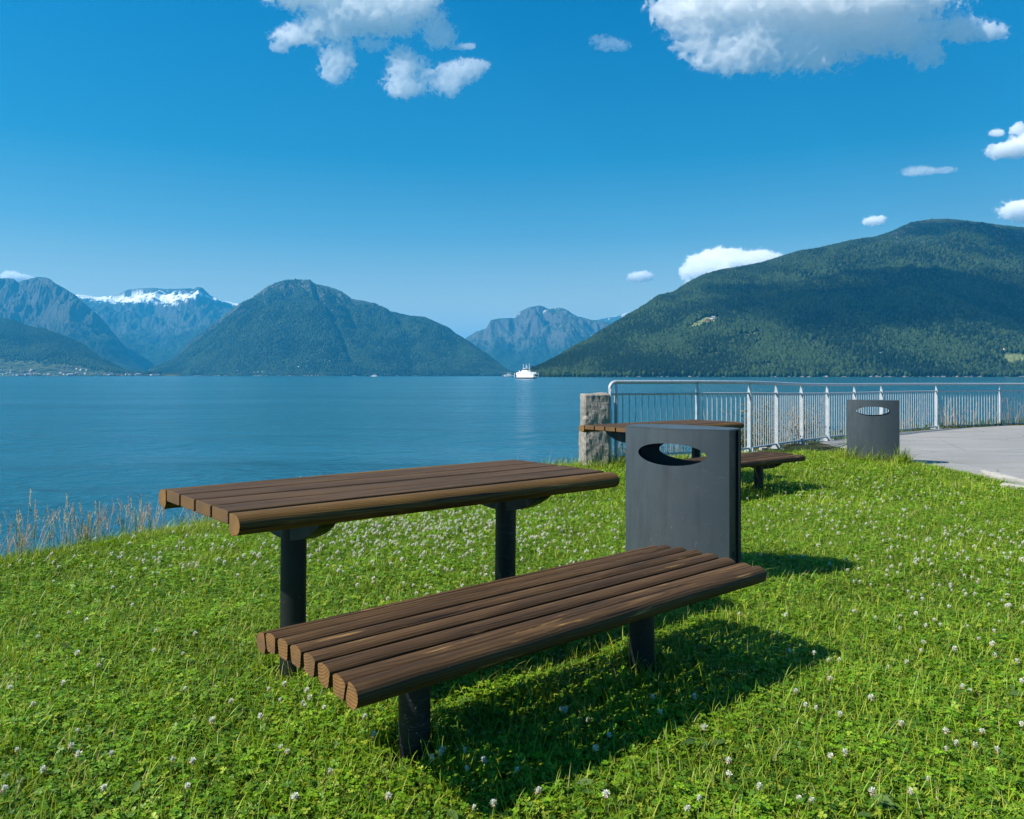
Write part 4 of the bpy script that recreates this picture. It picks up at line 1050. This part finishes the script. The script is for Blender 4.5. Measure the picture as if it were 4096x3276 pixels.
for (px, py) in ((1073, 2779), (1138, 2763), (1121, 2801), (1210, 2808), (1227, 2777), (1219, 2850), (1297, 2838), (1418, 2832), (1458, 2884), (1496, 2968), (1042, 2874), (1770, 3000), (1860, 3010), (1895, 3245),
                 (3485, 2818), (3380, 3045), (3898, 2975), (3825, 2977), (3785, 3012), (3990, 3018), (4090, 2890), (3555, 2673), (3850, 2760), (3312, 2648), (3360, 2870), (3222, 2848), (150, 2545), (345, 2505), (308, 2622), (130, 2820), (690, 3056), (175, 3078), (40, 2777), (410, 2645), (780, 2540), (615, 2596)):
    FL.append(px2ground(px, py, 0.06))
def under_wood(x, y):
    for o_ in (tb, be): pass
    return False
FL = [f for f in FL if 1.5 < f[1] < 12.4]
FL = [f for f in FL if not near_post(np.array([f[0]]), np.array([f[1]]))[0]]
FL.sort(key=lambda f: f[1])
near, far = FL[:296], FL[296:]
for i, (x, y) in enumerate(near):
    o = bpy.data.objects.new('clover_flower', heads[rr.choice(4, p=(0.35, 0.3, 0.2, 0.15))]); col.objects.link(o)
    hgt = rr.uniform(0.055, 0.09); s_ = rr.uniform(0.6, 0.95)
    o.location = (x, y, float(ground_z(x, y))+hgt); o.rotation_euler = (rr.normal(0, 0.3), rr.normal(0, 0.3), rr.uniform(0, 6.28)); o.scale = (s_,)*3
    px_, py_ = 2048+F*x/y, YH+F*(EYE-0.06)/y
    tag(o, 'small white clover flower '+('close to the camera' if py_ > 2850 else 'in the middle of the lawn' if py_ > 2450 else 'farther back')+(' at the left picture edge' if px_ < 500 else ' left of the near bench' if px_ < 1350 else ' by the near bench' if px_ < 2700 else ' right of the near bench' if px_ < 3500 else ' at the right picture edge'), 'clover flower', 'white clover flowers in the lawn')
    if y < 5:
        st = bpy.data.objects.new('stem', stem_me); col.objects.link(st); st.parent = o
fb = Bag(); V, Fc, C_ = head_arrays(15, 400, 0.0125); fx = np.array([f[0] for f in far]); fy = np.array([f[1] for f in far]); n = len(fx)
Rf = rot_mats(rr.uniform(0, 6.28, n), np.abs(rr.normal(0, 0.35, n)), rr.uniform(0, 6.28, n)); pos = np.stack([fx, fy, ground_z(fx, fy)+rr.uniform(0.055, 0.085, n)], -1)
Vs = np.einsum('nij,nkj->nki', Rf, np.broadcast_to(V, (n,)+V.shape)*rr.uniform(0.8, 1.2, n)[:, None, None])+pos[:, None]
k = len(V); base_ = np.arange(n)*k; P_ = {}
for f in Fc: P_.setdefault(len(f), []).append(base_[:, None]+np.array(f)[None])
tag(fast_mesh('clover_flowers', Vs.reshape(-1, 3), [np.concatenate(v) for v in P_.values()], m_petal, np.tile(C_, (n, 1))), 'drifts of small white clover flowers farther back in the lawn', 'clover flowers', kind='stuff')

# ------------------------------------------------------------------ dry grass, weeds and bush along the bank
PINK = np.array([0.52, 0.29, 0.19]); DRY = np.array([0.60, 0.43, 0.24]); WGR = np.array([0.09, 0.13, 0.035])
def stalk_bag(bg_, X, Y, Z, h, seed, head=True, wd=0.0020, curve=0.4, cols=None, hs=1.0):
    rr = np.random.default_rng(seed); n = len(X); seg = 5; T_ = np.zeros((n, 2*(seg+1), 3)); be_ = rr.uniform(0.02, curve, n)*h
    for j in range(seg+1):
        f_ = j/seg; T_[:, 2*j, 0] = -wd/2*(1-0.5*f_); T_[:, 2*j+1, 0] = wd/2*(1-0.5*f_); T_[:, 2*j:2*j+2, 1] = (be_*f_**2.2)[:, None]; T_[:, 2*j:2*j+2, 2] = (h*f_)[:, None]
    yaw = rr.uniform(0, 6.28, n); R = rot_mats(yaw, rr.uniform(0, 0.12, n), rr.uniform(0, 6.28, n)); pos = np.stack([X, Y, Z], -1)
    if cols is None:
        m_ = rr.random((n, 1)); cols = np.where(m_ < 0.45, PINK, np.where(m_ < 0.8, DRY, WGR))*rr.uniform(0.7, 1.2, (n, 1))
    bg_.add(T_, [[2*j, 2*j+1, 2*j+3, 2*j+2] for j in range(seg)], R, np.ones(n), pos, cols)
    if head:
        tip = np.einsum('nij,nj->ni', R, np.stack([0*h, be_*0.86, h*0.94], -1))+pos
        for q in range(12):
            sp = np.array([(0, 0, 0), (0.22, 0.5, 0.1), (0, 1, 0), (-0.22, 0.5, -0.1)])*0.011*hs
            R2 = rot_mats(rr.uniform(0, 6.28, n), rr.uniform(0.2, 0.7, n), rr.uniform(0, 6.28, n))@rot_mats(0*h, 0*h+1.25, 0*h+1.57)
            o_ = tip+np.einsum('nij,nj->ni', R, np.stack([0*h, 0.25*be_*q/12, 0*h+hs*0.085*(q/12-0.5)], -1))
            bg_.add(sp, [[0, 1, 2, 3]], R2, np.ones(n), o_, cols*rr.uniform(0.8, 1.25, (n, 1)))
wb = Bag()
def bank_weeds(a, b_, n, off, h0, h1, seed, head=True, clump=True, wd=0.0028, cols=None):
    rr = np.random.default_rng(seed); t_ = rr.random(n)
    if clump: cl = rr.random(max(4, n//14)); t_ = np.clip(cl[rr.integers(0, len(cl), n)]+rr.normal(0, 0.012, n), 0, 1)
    dx, dy = b_[0]-a[0], b_[1]-a[1]; l_ = math.hypot(dx, dy); o_ = np.abs(rr.normal(off, 0.22, n))
    X = a[0]+dx*t_-dy/l_*o_; Y = a[1]+dy*t_+dx/l_*o_; sd_ = shore_dist(X, Y); Z = ground_z(X, Y)-np.clip(sd_, 0, None)*0.95-0.02
    stalk_bag(wb, X, Y, Z, rr.uniform(h0, h1, n)+np.clip(sd_, 0, None)*0.8, seed+1, head, wd, cols=cols)
bank_weeds((-5.2, 2.1), (-3.35, 4.85), 210, 0.18, 0.15, 0.4, 500)
bank_weeds((-3.45, 4.9), (-2.45, 6.35), 260, 0.18, 0.14, 0.36, 510)
bank_weeds((-2.5, 6.3), (-1.7, 7.5), 170, 0.16, 0.12, 0.34, 520)
bank_weeds((-1.7, 7.5), (-0.5, 9.1), 60, 0.2, 0.10, 0.24, 521)
gcol = lambda n, s: np.tile(np.array([[0.055, 0.11, 0.02]]), (n, 1))*np.random.default_rng(s).uniform(0.7, 1.5, (n, 1))
bank_weeds((-5.2, 2.1), (-2.45, 6.35), 420, 0.14, 0.10, 0.28, 530, False, wd=0.006, cols=gcol(420, 1))
bank_weeds((-2.45, 6.35), (0.9, 11.0), 500, 0.12, 0.08, 0.18, 531, False, wd=0.006, cols=gcol(500, 2))
# behind the railing
bank_weeds((1.4, 11.3), (3.6, 12.6), 110, 0.35, 0.2, 0.5, 540, wd=0.004)
bank_weeds((3.7, 12.8), (7.5, 17.1), 230, 0.45, 0.3, 0.85, 541, wd=0.005)
bank_weeds((7.5, 17.2), (15, 21.6), 330, 0.35, 0.2, 0.75, 542, wd=0.006)
bank_weeds((1.4, 11.25), (7.5, 17.0), 700, 0.2, 0.08, 0.25, 543, False, wd=0.012, cols=gcol(700, 3)*np.array([1.6, 1.1, 1.0]))
bank_weeds((7.5, 17.1), (15, 21.5), 900, 0.12, 0.08, 0.22, 544, False, wd=0.014, cols=gcol(900, 4)*np.array([1.8, 1.2, 1.0]))
tag(wb.build('tall_grass', m_leaf), 'dry pinkish tall grass growing along the bank above the water', 'tall grass', kind='stuff')

# single tall stalks that stand out against the water at the left
m_stalk = m_leaf
for i, (px, py, d_, h_, c_) in enumerate(((92, 1955, 5.6, 1, DRY), (245, 1982, 5.9, 1, DRY), (157, 2000, 5.5, 1, PINK), (408, 2002, 6.3, 1, DRY), (497, 2022, 6.4, 1, DRY), (549, 2032, 6.5, 1, DRY), (607, 2008, 6.6, 1, DRY), (285, 2100, 6.0, 1, DRY), (48, 2130, 5.5, 1, PINK), (630, 2120, 6.8, 1, DRY))):
    X, Y = (px-2048)/F*d_, d_; zt = EYE-(py-YH)/F*d_; sd_ = float(shore_dist(np.array([X]), np.array([Y]))[0]); zg = -max(sd_, 0)*0.95-0.03; h = zt-zg
    sb = Bag(); stalk_bag(sb, np.zeros(1), np.zeros(1), np.zeros(1), np.array([h]), 600+i, False, 0.0032, 0.16, cols=c_[None]*1.0)
    st = sb.build('grass_stalk', m_leaf); st.location = (X, Y, zg)
    V0 = sb.V[0]; tip = V0[-1]; hb = Bag(); rr2 = np.random.default_rng(i); n = 26
    pos = np.stack([np.full(n, tip[0])+rr2.normal(0, 0.003, n), np.full(n, tip[1])+rr2.normal(0, 0.003, n), tip[2]-0.11+0.12*np.arange(n)/n], -1)
    hb.add(np.array([(0, 0, 0), (0.4, 0.5, 0.1), (0, 1, 0), (-0.4, 0.5, -0.1)])*0.009, [[0, 1, 2, 3]], rot_mats(rr2.uniform(0, 6.28, n), rr2.uniform(0.1, 0.5, n), rr2.uniform(0, 6.28, n))@rot_mats(np.zeros(n), np.full(n, 1.2), np.full(n, 1.57)), np.ones(n), pos, np.tile(c_[None], (n, 1))*1.1)
    hb.build('seed_head', m_leaf, False).parent = st
    tag(st, 'single dry grass stalk with a seed head rising against the water at the left', 'grass stalk', 'tall stalks at the left bank')
    
# leafy bush behind the railing
m_bark, t, out = new_mat('bark'); principled(t, out, (0.12, 0.075, 0.05), 0.9, 0.2)
def bush(X, Y, Z, rad, hgt, n, seed, label, cc=(0.07, 0.095, 0.03)):
    root = empty('bush', (X, Y, Z)); b = MB(); r_ = random.Random(seed)
    for q in range(11):
        a = r_.uniform(0, 6.28); e = (math.cos(a)*rad*r_.uniform(0.3, 0.9), math.sin(a)*rad*r_.uniform(0.3, 0.9), hgt*r_.uniform(0.6, 1))
        b.tube([(0, 0, -0.3), (e[0]*0.4, e[1]*0.4, e[2]*0.5), e], [0.012, 0.008, 0.003], 6)
    b.build('branch', m_bark, root)
    rr = np.random.default_rng(seed); p = rr.normal(0, 1, (n, 3)); p /= np.linalg.norm(p, axis=1)[:, None]; p *= rr.random((n, 1))**0.45
    lump = 1+0.35*fbm3(p[:, 0]*2+seed, p[:, 1]*2, p[:, 2]*2, 3)
    p = p*lump[:, None]*np.array([rad, rad, hgt*0.52])+np.array([0, 0, hgt*0.52])
    k = fbm3(p[:, 0]*6+seed, p[:, 1]*6, p[:, 2]*6, 3) > -0.12; p = p[k]; n = len(p)
    sb = Bag(); cols = np.tile(np.array([cc]), (n, 1))*rr.uniform(0.6, 1.5, (n, 1)); y_ = rr.random((n, 1)) < 0.18; cols = np.where(y_, np.array([[0.2, 0.15, 0.06]]), cols)
    sb.add(kite*np.array([0.9, 1, 1]), [[0, 1, 2], [0, 2, 3]], rot_mats(rr.uniform(0, 6.28, n), rr.uniform(0, 1.2, n), rr.uniform(0, 6.28, n)), rr.uniform(0.03, 0.055, n), p, cols)
    sb.build('foliage', m_leaf).parent = root
    tag(root, label, 'bush', 'bushes behind the railing')
bush(4.4, 14.1, -0.5, 0.45, 1.35, 1500, 1, 'green and yellow leafy bush behind the railing just left of the farther bin')
bush(3.85, 13.4, -0.35, 0.3, 0.8, 700, 2, 'small leafy bush behind the railing nearest the lawn corner')
bush(5.7, 15.6, -0.5, 0.40, 1.2, 1100, 3, 'leafy bush behind the railing beside the farther bin')
bush(1.55, 11.6, -0.4, 0.18, 0.6, 300, 4, 'low weedy bush behind the first bars next to the granite pillar', (0.10, 0.10, 0.04))

# stones
m_stone, t, out = new_mat('pale_stone')
P = obj_co(t); info = N(t, 'ShaderNodeObjectInfo')
base = ramp(t, noise(t, P, 9, 5, 0.65), [(0.3, (0.27, 0.25, 0.23)), (0.55, (0.42, 0.40, 0.37)), (0.75, (0.55, 0.52, 0.48))])
base = mixc(t, math_n(t, 'MULTIPLY', info.outputs['Random'], 0.35), base, (0.34, 0.24, 0.18))
principled(t, out, base, 0.9, 0.25, normal=bump(t, noise(t, P, 30, 5, 0.7), 0.5, 0.01))
m_kerb = plain('white_kerb', (0.33, 0.32, 0.295), 0.95)
stones = [stone_block('stone', 1, 0.8, 0.6, 9.1*i+1, 0.09, m_stone, 6) for i in range(3)]
def put_stone(i, x, y, z, s_, lab, group):
    src = stones[i % 3]
    if 'category' in src.keys(): o = src.copy(); col.objects.link(o)
    else: o = src
    o.location = (x, y, z); o.scale = (s_, s_*rnd.uniform(0.7, 1.0), s_*rnd.uniform(0.5, 0.8)); o.rotation_euler = (rnd.uniform(-0.2, 0.2), rnd.uniform(-0.2, 0.2), rnd.uniform(0, 6.28))
    tag(o, lab, 'stone', group); return o
gx0 = [(1.45, 11.2), (3.6, 12.45), (4.4, 13.5), (5.2, 14.5), (6.1, 15.6)]
for i in range(90):
    t_ = rnd.random()*3.2; k = int(t_); f_ = t_-k; a, c = gx0[k], gx0[k+1]
    x = a[0]+(c[0]-a[0])*f_; y = a[1]+(c[1]-a[1])*f_; dx, dy = c[0]-a[0], c[1]-a[1]; l_ = math.hypot(dx, dy); o_ = rnd.uniform(-0.03, 0.4)
    x -= dy/l_*o_; y += dx/l_*o_; sd_ = max(0, float(shore_dist(np.array([x]), np.array([y]))[0]))
    put_stone(i, x, y, float(ground_z(x, y))-sd_*0.9+0.01, rnd.uniform(0.05, 0.17), ('pale stone among others under the railing '+('between pillar and lawn corner' if t_ < 1 else 'at the lawn corner' if t_ < 2 else 'left of the farther bin')), 'stones under the railing')
kerb_labels = ('small white kerb stone on the lawn edge, farthest of the row', 'long white kerb stone on the lawn edge, second of the row', 'white kerb stone on the lawn edge cut off by the picture edge')
for i, (px, py, lx, ly) in enumerate(((3972, 1888, 0.30, 0.15), (4040, 1906, 0.42, 0.17), (4102, 1944, 0.46, 0.18))):
    x, y = px2ground(px, py, 0.0); o = stone_block('kerb_stone', lx, ly*0.6, 0.11, 31.0+i*5, 0.03, m_kerb, 9); o.location = (x, y, -0.062); o.rotation_euler = (0.03, -0.04, (1.75, 1.95, 2.25)[i])
    tag(o, kerb_labels[i], 'kerb stone', 'kerb stones at the lawn edge')
# ------------------------------------------------------------------ boats
def hull_mesh(name, Lh, Bm, H, draft, mats, sheer=1.5, waterl=2.0, bow=0.28, parent=None):
    """double-ended ferry hull; lower band of the side painted dark"""
    n = 28; V = []; Fc = []; Mi = []
    levels = (-draft, 0.0, waterl, H)
    for i in range(n+1):
        u = -1+2*i/n; x = u*Lh/2; wv = (1-abs(u)**3.2)**0.7
        for z in levels:
            f = 0.72+0.28*min(1, (z+draft)/(draft+waterl)); zz = z+(sheer*abs(u)**4 if z == H else 0)
            ws = max(wv*f, 0.16 if z >= waterl else 0.03)*Bm/2
            V.append((x*(0.93+0.07*(z+draft)/(H+draft)), -ws, zz))
        for z in levels[::-1]:
            f = 0.72+0.28*min(1, (z+draft)/(draft+waterl)); zz = z+(sheer*abs(u)**4 if z == H else 0)
            ws = max(wv*f, 0.16 if z >= waterl else 0.03)*Bm/2
            V.append((x*(0.93+0.07*(z+draft)/(H+draft)), ws, zz))
    k = 8
    for i in range(n):
        for j in range(k-1):
            Fc.append([i*k+j, (i+1)*k+j, (i+1)*k+j+1, i*k+j+1]); Mi.append(1 if j in (0, 1, 5, 6) else 0)
    Fc.append(list(range(k))); Fc.append([n*k+j for j in range(k)][::-1]); Mi += [0, 0]
    return mesh_obj(name, V, Fc, mats, parent, False, Mi)
m_white = plain('white_ship_paint', (0.80, 0.80, 0.78), 0.4); m_navy = plain('dark_hull_paint', (0.02, 0.022, 0.035), 0.4); m_orange = plain('lifeboat_orange', (0.45, 0.09, 0.03), 0.5)
m_yellow = plain('ramp_yellow', (0.5, 0.38, 0.08), 0.5)
def ferry(px, dist, scale, yaw, label):
    x = (px-2048)/F*dist; root = empty('ferry', (x, dist, SEA), yaw); root.scale = (scale,)*3
    tag(root, label, 'ferry', 'ferries crossing the fjord')
    hull_mesh('hull', 62, 15, 7.6, 2, [m_white, m_navy], 1.6, 2.3, parent=root)
    b = MB()
    b.prism([(-24, 7.5), (24, 7.5), (21, 11.2), (-21, 11.2)], -6.3, 6.3, axis=1); b.build('deckhouse', m_white, root)
    for s in (-1, 1):
        for q in range(15):
            x_ = -18+q*2.5; b = MB(); b.box(x_-0.85, x_+0.85, s*6.3-0.05, s*6.3+0.05, 8.7, 10.1); b.build('window', m_pane, root)
    b = MB(); b.box(-14, 14, -5, 5, 11.2, 12.0); b.box(-8, 8, -4.2, 4.2, 12.0, 14.6); b.build('upper_deck', m_white, root)
    b = MB(); pr = lambda rx, ry: [(rx*math.cos(a*math.pi/6), ry*math.sin(a*math.pi/6)) for a in range(12)]
    for (z0, z1, rx, ry) in ((14.6, 15.5, 4.2, 5.0),): b.prism(pr(rx, ry), z0, z1, axis=2)
    br = b.build('bridge', m_white, root)
    b = MB(); b.prism(pr(4.6, 5.5), 15.5, 17.3, axis=2); b.build('window', m_pane, br)
    b = MB(); b.prism(pr(5.2, 6.2), 17.3, 18.0, axis=2); b.build('roof', m_white, br)
    for (x_, y_, z0, z1) in ((-9, 0, 12, 25.5), (9.5, 0, 12, 26.5), (0, 0, 18, 25)):
        b = MB(); b.tube([(x_, y_, z0), (x_, y_, z1)], [0.45, 0.28], 8)
        if x_ == 0: b.box(-1.5, 1.5, -0.15, 0.15, 21.5, 21.9); b.tube([(1.8, 1.2, 18), (1.8, 1.2, 22)], 0.18, 6)
        b.build('mast', m_white, root)
    b = MB(); b.tube([(-16, -3.5, 11.2), (-16.4, -3.5, 13), (-17.4, -3.5, 14)], 0.55, 8); b.build('funnel', m_white, root)
    b = MB(); b.box(-20.5, -14.5, -6.55, -6.0, 8.9, 10.0); b.build('lifeboat', m_orange, root)
    for s in (-1, 1):
        b = MB(); xx = s*30.5; b.box(min(xx, xx-s*3), max(xx, xx-s*3), -3.6, 3.6, 2.6, 8.4); b.build('car_deck_opening', m_navy, root)
        b = MB(); b.prism([(s*30.2, 2.4), (s*34.8, 3.4), (s*34.6, 3.9), (s*30.0, 3.1)][::1 if s < 0 else -1], -3.4, 3.4, axis=1)
        b.box(min(s*30.6, s*31.4), max(s*30.6, s*31.4), -4.6, -3.7, 3, 9.6); b.box(min(s*30.6, s*31.4), max(s*30.6, s*31.4), 3.7, 4.6, 3, 9.6); b.build('ramp', m_white, root)
    return root
ferry(2105, 1220, 0.88, math.radians(-58), 'big white car ferry with dark hull band and tall masts in the middle')
ferry(2035, 2500, 0.60, math.radians(12), 'smaller distant white ferry just left of the big ferry')
f3 = ferry(1498, 2900, 0.42, math.radians(0), 'tiny white ferry alone near the far shore, left of the others'); 
# small buoy-like birds on the water
m_bird = plain('gull_white', (0.7, 0.7, 0.7))
for (px, py, lab) in ((3130-445, 1521, 'tiny white gull flying low over the water beyond the railing'), (1092, 1567, 'tiny white speck of a bird on the open water at the left')):
    pass

# ------------------------------------------------------------------ clouds
import openvdb
m_cloud, t, out = new_mat('cloud')
v = N(t, 'ShaderNodeVolumePrincipled'); v.inputs['Color'].default_value = (1, 1, 1, 1); v.inputs['Density'].default_value = 0.012; v.inputs['Anisotropy'].default_value = -0.35
L(t, v.outputs[0], out.inputs['Volume'])
m_veil, t, out = new_mat('thin_cloud')
v = N(t, 'ShaderNodeVolumePrincipled'); v.inputs['Color'].default_value = (1, 1, 1, 1); v.inputs['Density'].default_value = 0.0018; v.inputs['Anisotropy'].default_value = 0.1
L(t, v.outputs[0], out.inputs['Volume'])
m_broken = m_veil.copy(); m_broken.name = 'broken_cloud'
m_broken.node_tree.nodes['Principled Volume'].inputs['Density'].default_value = 0.0038
m_wisp = m_veil.copy(); m_wisp.name = 'wisp'
m_wisp.node_tree.nodes['Principled Volume'].inputs['Density'].default_value = 0.0035
def cloud(label, dist, blobs, thick, vox, seed, wisp=0.5, dens=None, name='cloud', mat=None, soft=False):
    """blobs: (photo column, row, half-width, half-height) ellipses that together give the cloud; they become lumps with real depth"""
    k = dist/F
    B = [((px-2048)*k, 0.0, EYE+(YH-py)*k, a*k, max(a, b_)*k*thick, b_*k) for px, py, a, b_ in blobs]
    x0 = min(q[0]-q[3] for q in B)-vox*6; x1 = max(q[0]+q[3] for q in B)+vox*6; z0 = min(q[2]-q[5] for q in B)-vox*6; z1 = max(q[2]+q[5] for q in B)+vox*6; ym = max(q[4] for q in B)+vox*5
    nx_, ny_, nz_ = int((x1-x0)/vox)+1, int(2*ym/vox)+1, int((z1-z0)/vox)+1
    X, Y, Z = np.meshgrid(x0+np.arange(nx_)*vox, -ym+np.arange(ny_)*vox, z0+np.arange(nz_)*vox, indexing='ij')
    f = np.full(X.shape, -3.0)
    for (cx_, cy_, cz_, a, b_, c_) in B:
        q = np.sqrt(((X-cx_)/a)**2+((Y-cy_)/b_)**2+((Z-cz_)/c_)**2); g_ = 1.0-q; f = np.maximum(f, g_)+0.12*np.exp(-((f-g_)/0.35)**2)
    R_ = np.median([(q[5]*q[3])**0.5 for q in B])
    s_ = 1.0/(R_*1.0)
    wx = 0.5*fbm3(X*s_*1.5+seed*3, Y*s_*1.5, Z*s_*1.5, 3)/s_*0.5
    n1 = fbm3((X+wx)*s_+seed, Y*s_, (Z+wx)*s_, 2, 0.5)
    bil = 0; am = 1.0; tt_ = 0
    for i_ in range(4):
        q_ = 2.0*2.05**i_*s_; bil = bil+am*(1-2.6*np.abs(pn3((X+wx)*q_+seed*2+i_*7, Y*q_, (Z+wx)*q_))); tt_ += am; am *= 0.62
    bil = bil/tt_-0.35
    fine_ = fbm3(X*s_*7+seed, Y*s_*7, Z*s_*5, 3, 0.65)
    f = np.minimum(f, 0.6)+(0.75 if soft else 0.65 if len(blobs) < 6 else 0.34)*n1+(0.42+0.25*wisp)*bil+wisp*0.30*fine_+0.03
    edge = np.zeros(f.shape, bool); edge[[0, -1]] = True; edge[:, [0, -1]] = True; edge[:, :, [0, -1]] = True; f[edge] = -1
    def surf(fld, iso, nm, mt, parent=None):
        g = openvdb.FloatGrid(1.0); g.copyFromArray(np.ascontiguousarray(-fld.astype(np.float32)), tolerance=0.0)
        pts_, tri, quad = g.convertToPolygons(isovalue=iso, adaptivity=0.0)
        V = pts_.astype(float)*vox+np.array([x0, dist-ym, z0])
        return fast_mesh(nm, V, [a.astype(np.int64) for a in (tri, quad) if a is not None and len(a)], mt, None, parent=parent)
    o = surf(f, 0.0, name, m_wisp if soft else m_cloud)
    if soft: return tag(o, label, 'cloud')
    # thin torn vapour round the solid heart
    f2 = f+0.12+0.65*fbm3(X*s_*3.3+seed, Y*s_*3.3, Z*s_*4.2, 5, 0.7); f2[edge] = -1
    surf(f2, 0.0, 'wispy_edge', m_veil, o)
    tag(o, label, 'cloud'); return o
cloud('large ragged white cumulus cloud at the top left of the sky', 6600,
      [(1480, 40, 190, 95), (1330, 90, 115, 70), (1600, 5, 150, 75), (1185, 145, 85, 38), (1120, 190, 40, 22), (1350, 245, 68, 72), (1345, 300, 50, 32), (1495, 180, 46, 26), (1620, 100, 50, 34), (1755, 130, 62, 56), (1850, 185, 46, 14),
       (1620, 260, 72, 66), (1625, 345, 78, 46), (1700, 300, 44, 34), (1840, 285, 78, 46), (1790, 345, 54, 46), (1910, 265, 46, 24), (1250, -60, 200, 80)], 0.30, 10, 3.0, 1.0)
cloud('biggest white cloud with a grey underside at the top right of the sky', 6900,
      [(2720, 50, 105, 70), (2800, 150, 110, 80), (2900, 220, 115, 72), (3050, 180, 165, 95), (3250, 160, 180, 108), (3430, 120, 170, 88), (3600, 120, 130, 80), (3700, 215, 70, 58), (3830, 120, 105, 44), (3970, 125, 66, 34), (3300, 0, 420, 110), (2900, 10, 200, 105), (2640, 40, 50, 24)], 0.23, 12, 9.0, 0.95)
cloud('bright puffy cumulus cloud peeping over the shoulder of the right hill', 17500,
      [(2830, 1075, 75, 50), (2790, 1100, 55, 30), (2890, 1045, 55, 48), (2960, 1050, 50, 42), (3060, 1045, 55, 38), (3010, 1060, 50, 35), (2845, 1035, 34, 30), (2960, 1090, 160, 60)], 0.8, 17, 15.0, 0.6)
cloud('small lone cloud low in the gap left of the right hill', 17000, [(2565, 1107, 42, 18), (2530, 1105, 16, 9)], 0.8, 11, 21.0, 1.1)
cloud('faint low cloud behind the ridge at the far left', 17000, [(45, 1105, 38, 17), (85, 1112, 45, 12)], 0.8, 12, 25.0, 1.0)
cloud('white cloud cut by the right picture edge, upper one', 9000, [(4035, 600, 75, 24), (4110, 575, 60, 42), (3985, 530, 25, 14), (4070, 515, 28, 22)], 0.8, 11, 31.0, 0.9)
cloud('white cloud cut by the right picture edge just above the hill', 11000, [(4060, 840, 58, 28), (4120, 840, 60, 44)], 0.8, 12, 35.0, 0.9)
cloud('thin wispy streak cloud at the right, left one of the pair', 9500, [(3680, 683, 62, 15), (3640, 692, 34, 9)], 0.6, 7, 41.0, 1.3, soft=True)
cloud('thin wispy streak cloud at the right, right one of the pair', 9500, [(3780, 680, 48, 10)], 0.6, 6, 45.0, 1.3, soft=True)
cloud('little round cloud above the crest of the right hill', 13500, [(3490, 884, 32, 16), (3515, 880, 26, 14)], 0.8, 10, 51.0, 1.0)
cloud('smoky wisp of cloud between the two large clouds', 7500, [(2440, 175, 60, 24), (2395, 155, 30, 16), (2490, 185, 32, 16)], 0.25, 5, 55.0, 1.9, soft=True)

# clouds beyond the frame whose shade lies on the right hill
S = sun_dir
def shade_cloud(px, tt, hw, hd, seed):
    """a cloud up the sun's path from the darkened flank"""
    x, y, zt = M7.at(np.array([float(px)]), np.array([float(tt)]))[0]; alt = 2350.0; k = (alt-zt)/S.z
    cx_, cy_ = x+S.x*k, y+S.y*k; vox = 34
    nx_, ny_, nz_ = int(2.6*hw/vox), int(2.6*hd/vox), 18
    X, Y, Z = np.meshgrid((np.arange(nx_)-nx_/2)*vox, (np.arange(ny_)-ny_/2)*vox, (np.arange(nz_)-6)*vox, indexing='ij')
    f = 1-np.sqrt((X/hw)**2+(Y/hd)**2+(Z/260)**2)+1.15*fbm3(X/430+seed, Y/480, Z/480, 5, 0.6)
    edge = np.zeros(f.shape, bool); edge[[0, -1]] = True; edge[:, [0, -1]] = True; edge[:, :, [0, -1]] = True; f[edge] = -1
    g = openvdb.FloatGrid(1.0); g.copyFromArray(np.ascontiguousarray(-f.astype(np.float32))); pts_, tri, quad = g.convertToPolygons(isovalue=0.0, adaptivity=0.0)
    V = pts_.astype(float)*vox+np.array([cx_-nx_/2*vox, cy_-ny_/2*vox, alt-6*vox+120])
    o = fast_mesh('cloud', V, [a.astype(np.int64)for a in (tri, quad) if a is not None and len(a)], m_broken)
    return o
tag(shade_cloud(3620, 0.24, 820, 520, 2.0), 'broad cloud above the bay that shades the right hill', 'cloud')
tag(shade_cloud(4080, 0.72, 560, 720, 5.0), 'smaller cloud above the bay beside the broad one', 'cloud')

# ------------------------------------------------------------------ haze
m_haze, t, out = new_mat('haze')
v = N(t, 'ShaderNodeVolumePrincipled'); v.inputs['Color'].default_value = (0.05, 0.52, 0.95, 1); v.inputs['Density'].default_value = 5.2e-5; v.inputs['Anisotropy'].default_value = 0.1
L(t, v.outputs[0], out.inputs['Volume'])
b = MB(); b.box(-39500, 39500, -39500, 39500, -14, 1760)
tag(b.build('haze', m_haze), 'thin blue summer haze over the fjord', 'haze', kind='stuff')
print('verts', sum(len(m.vertices) for m in bpy.data.meshes))
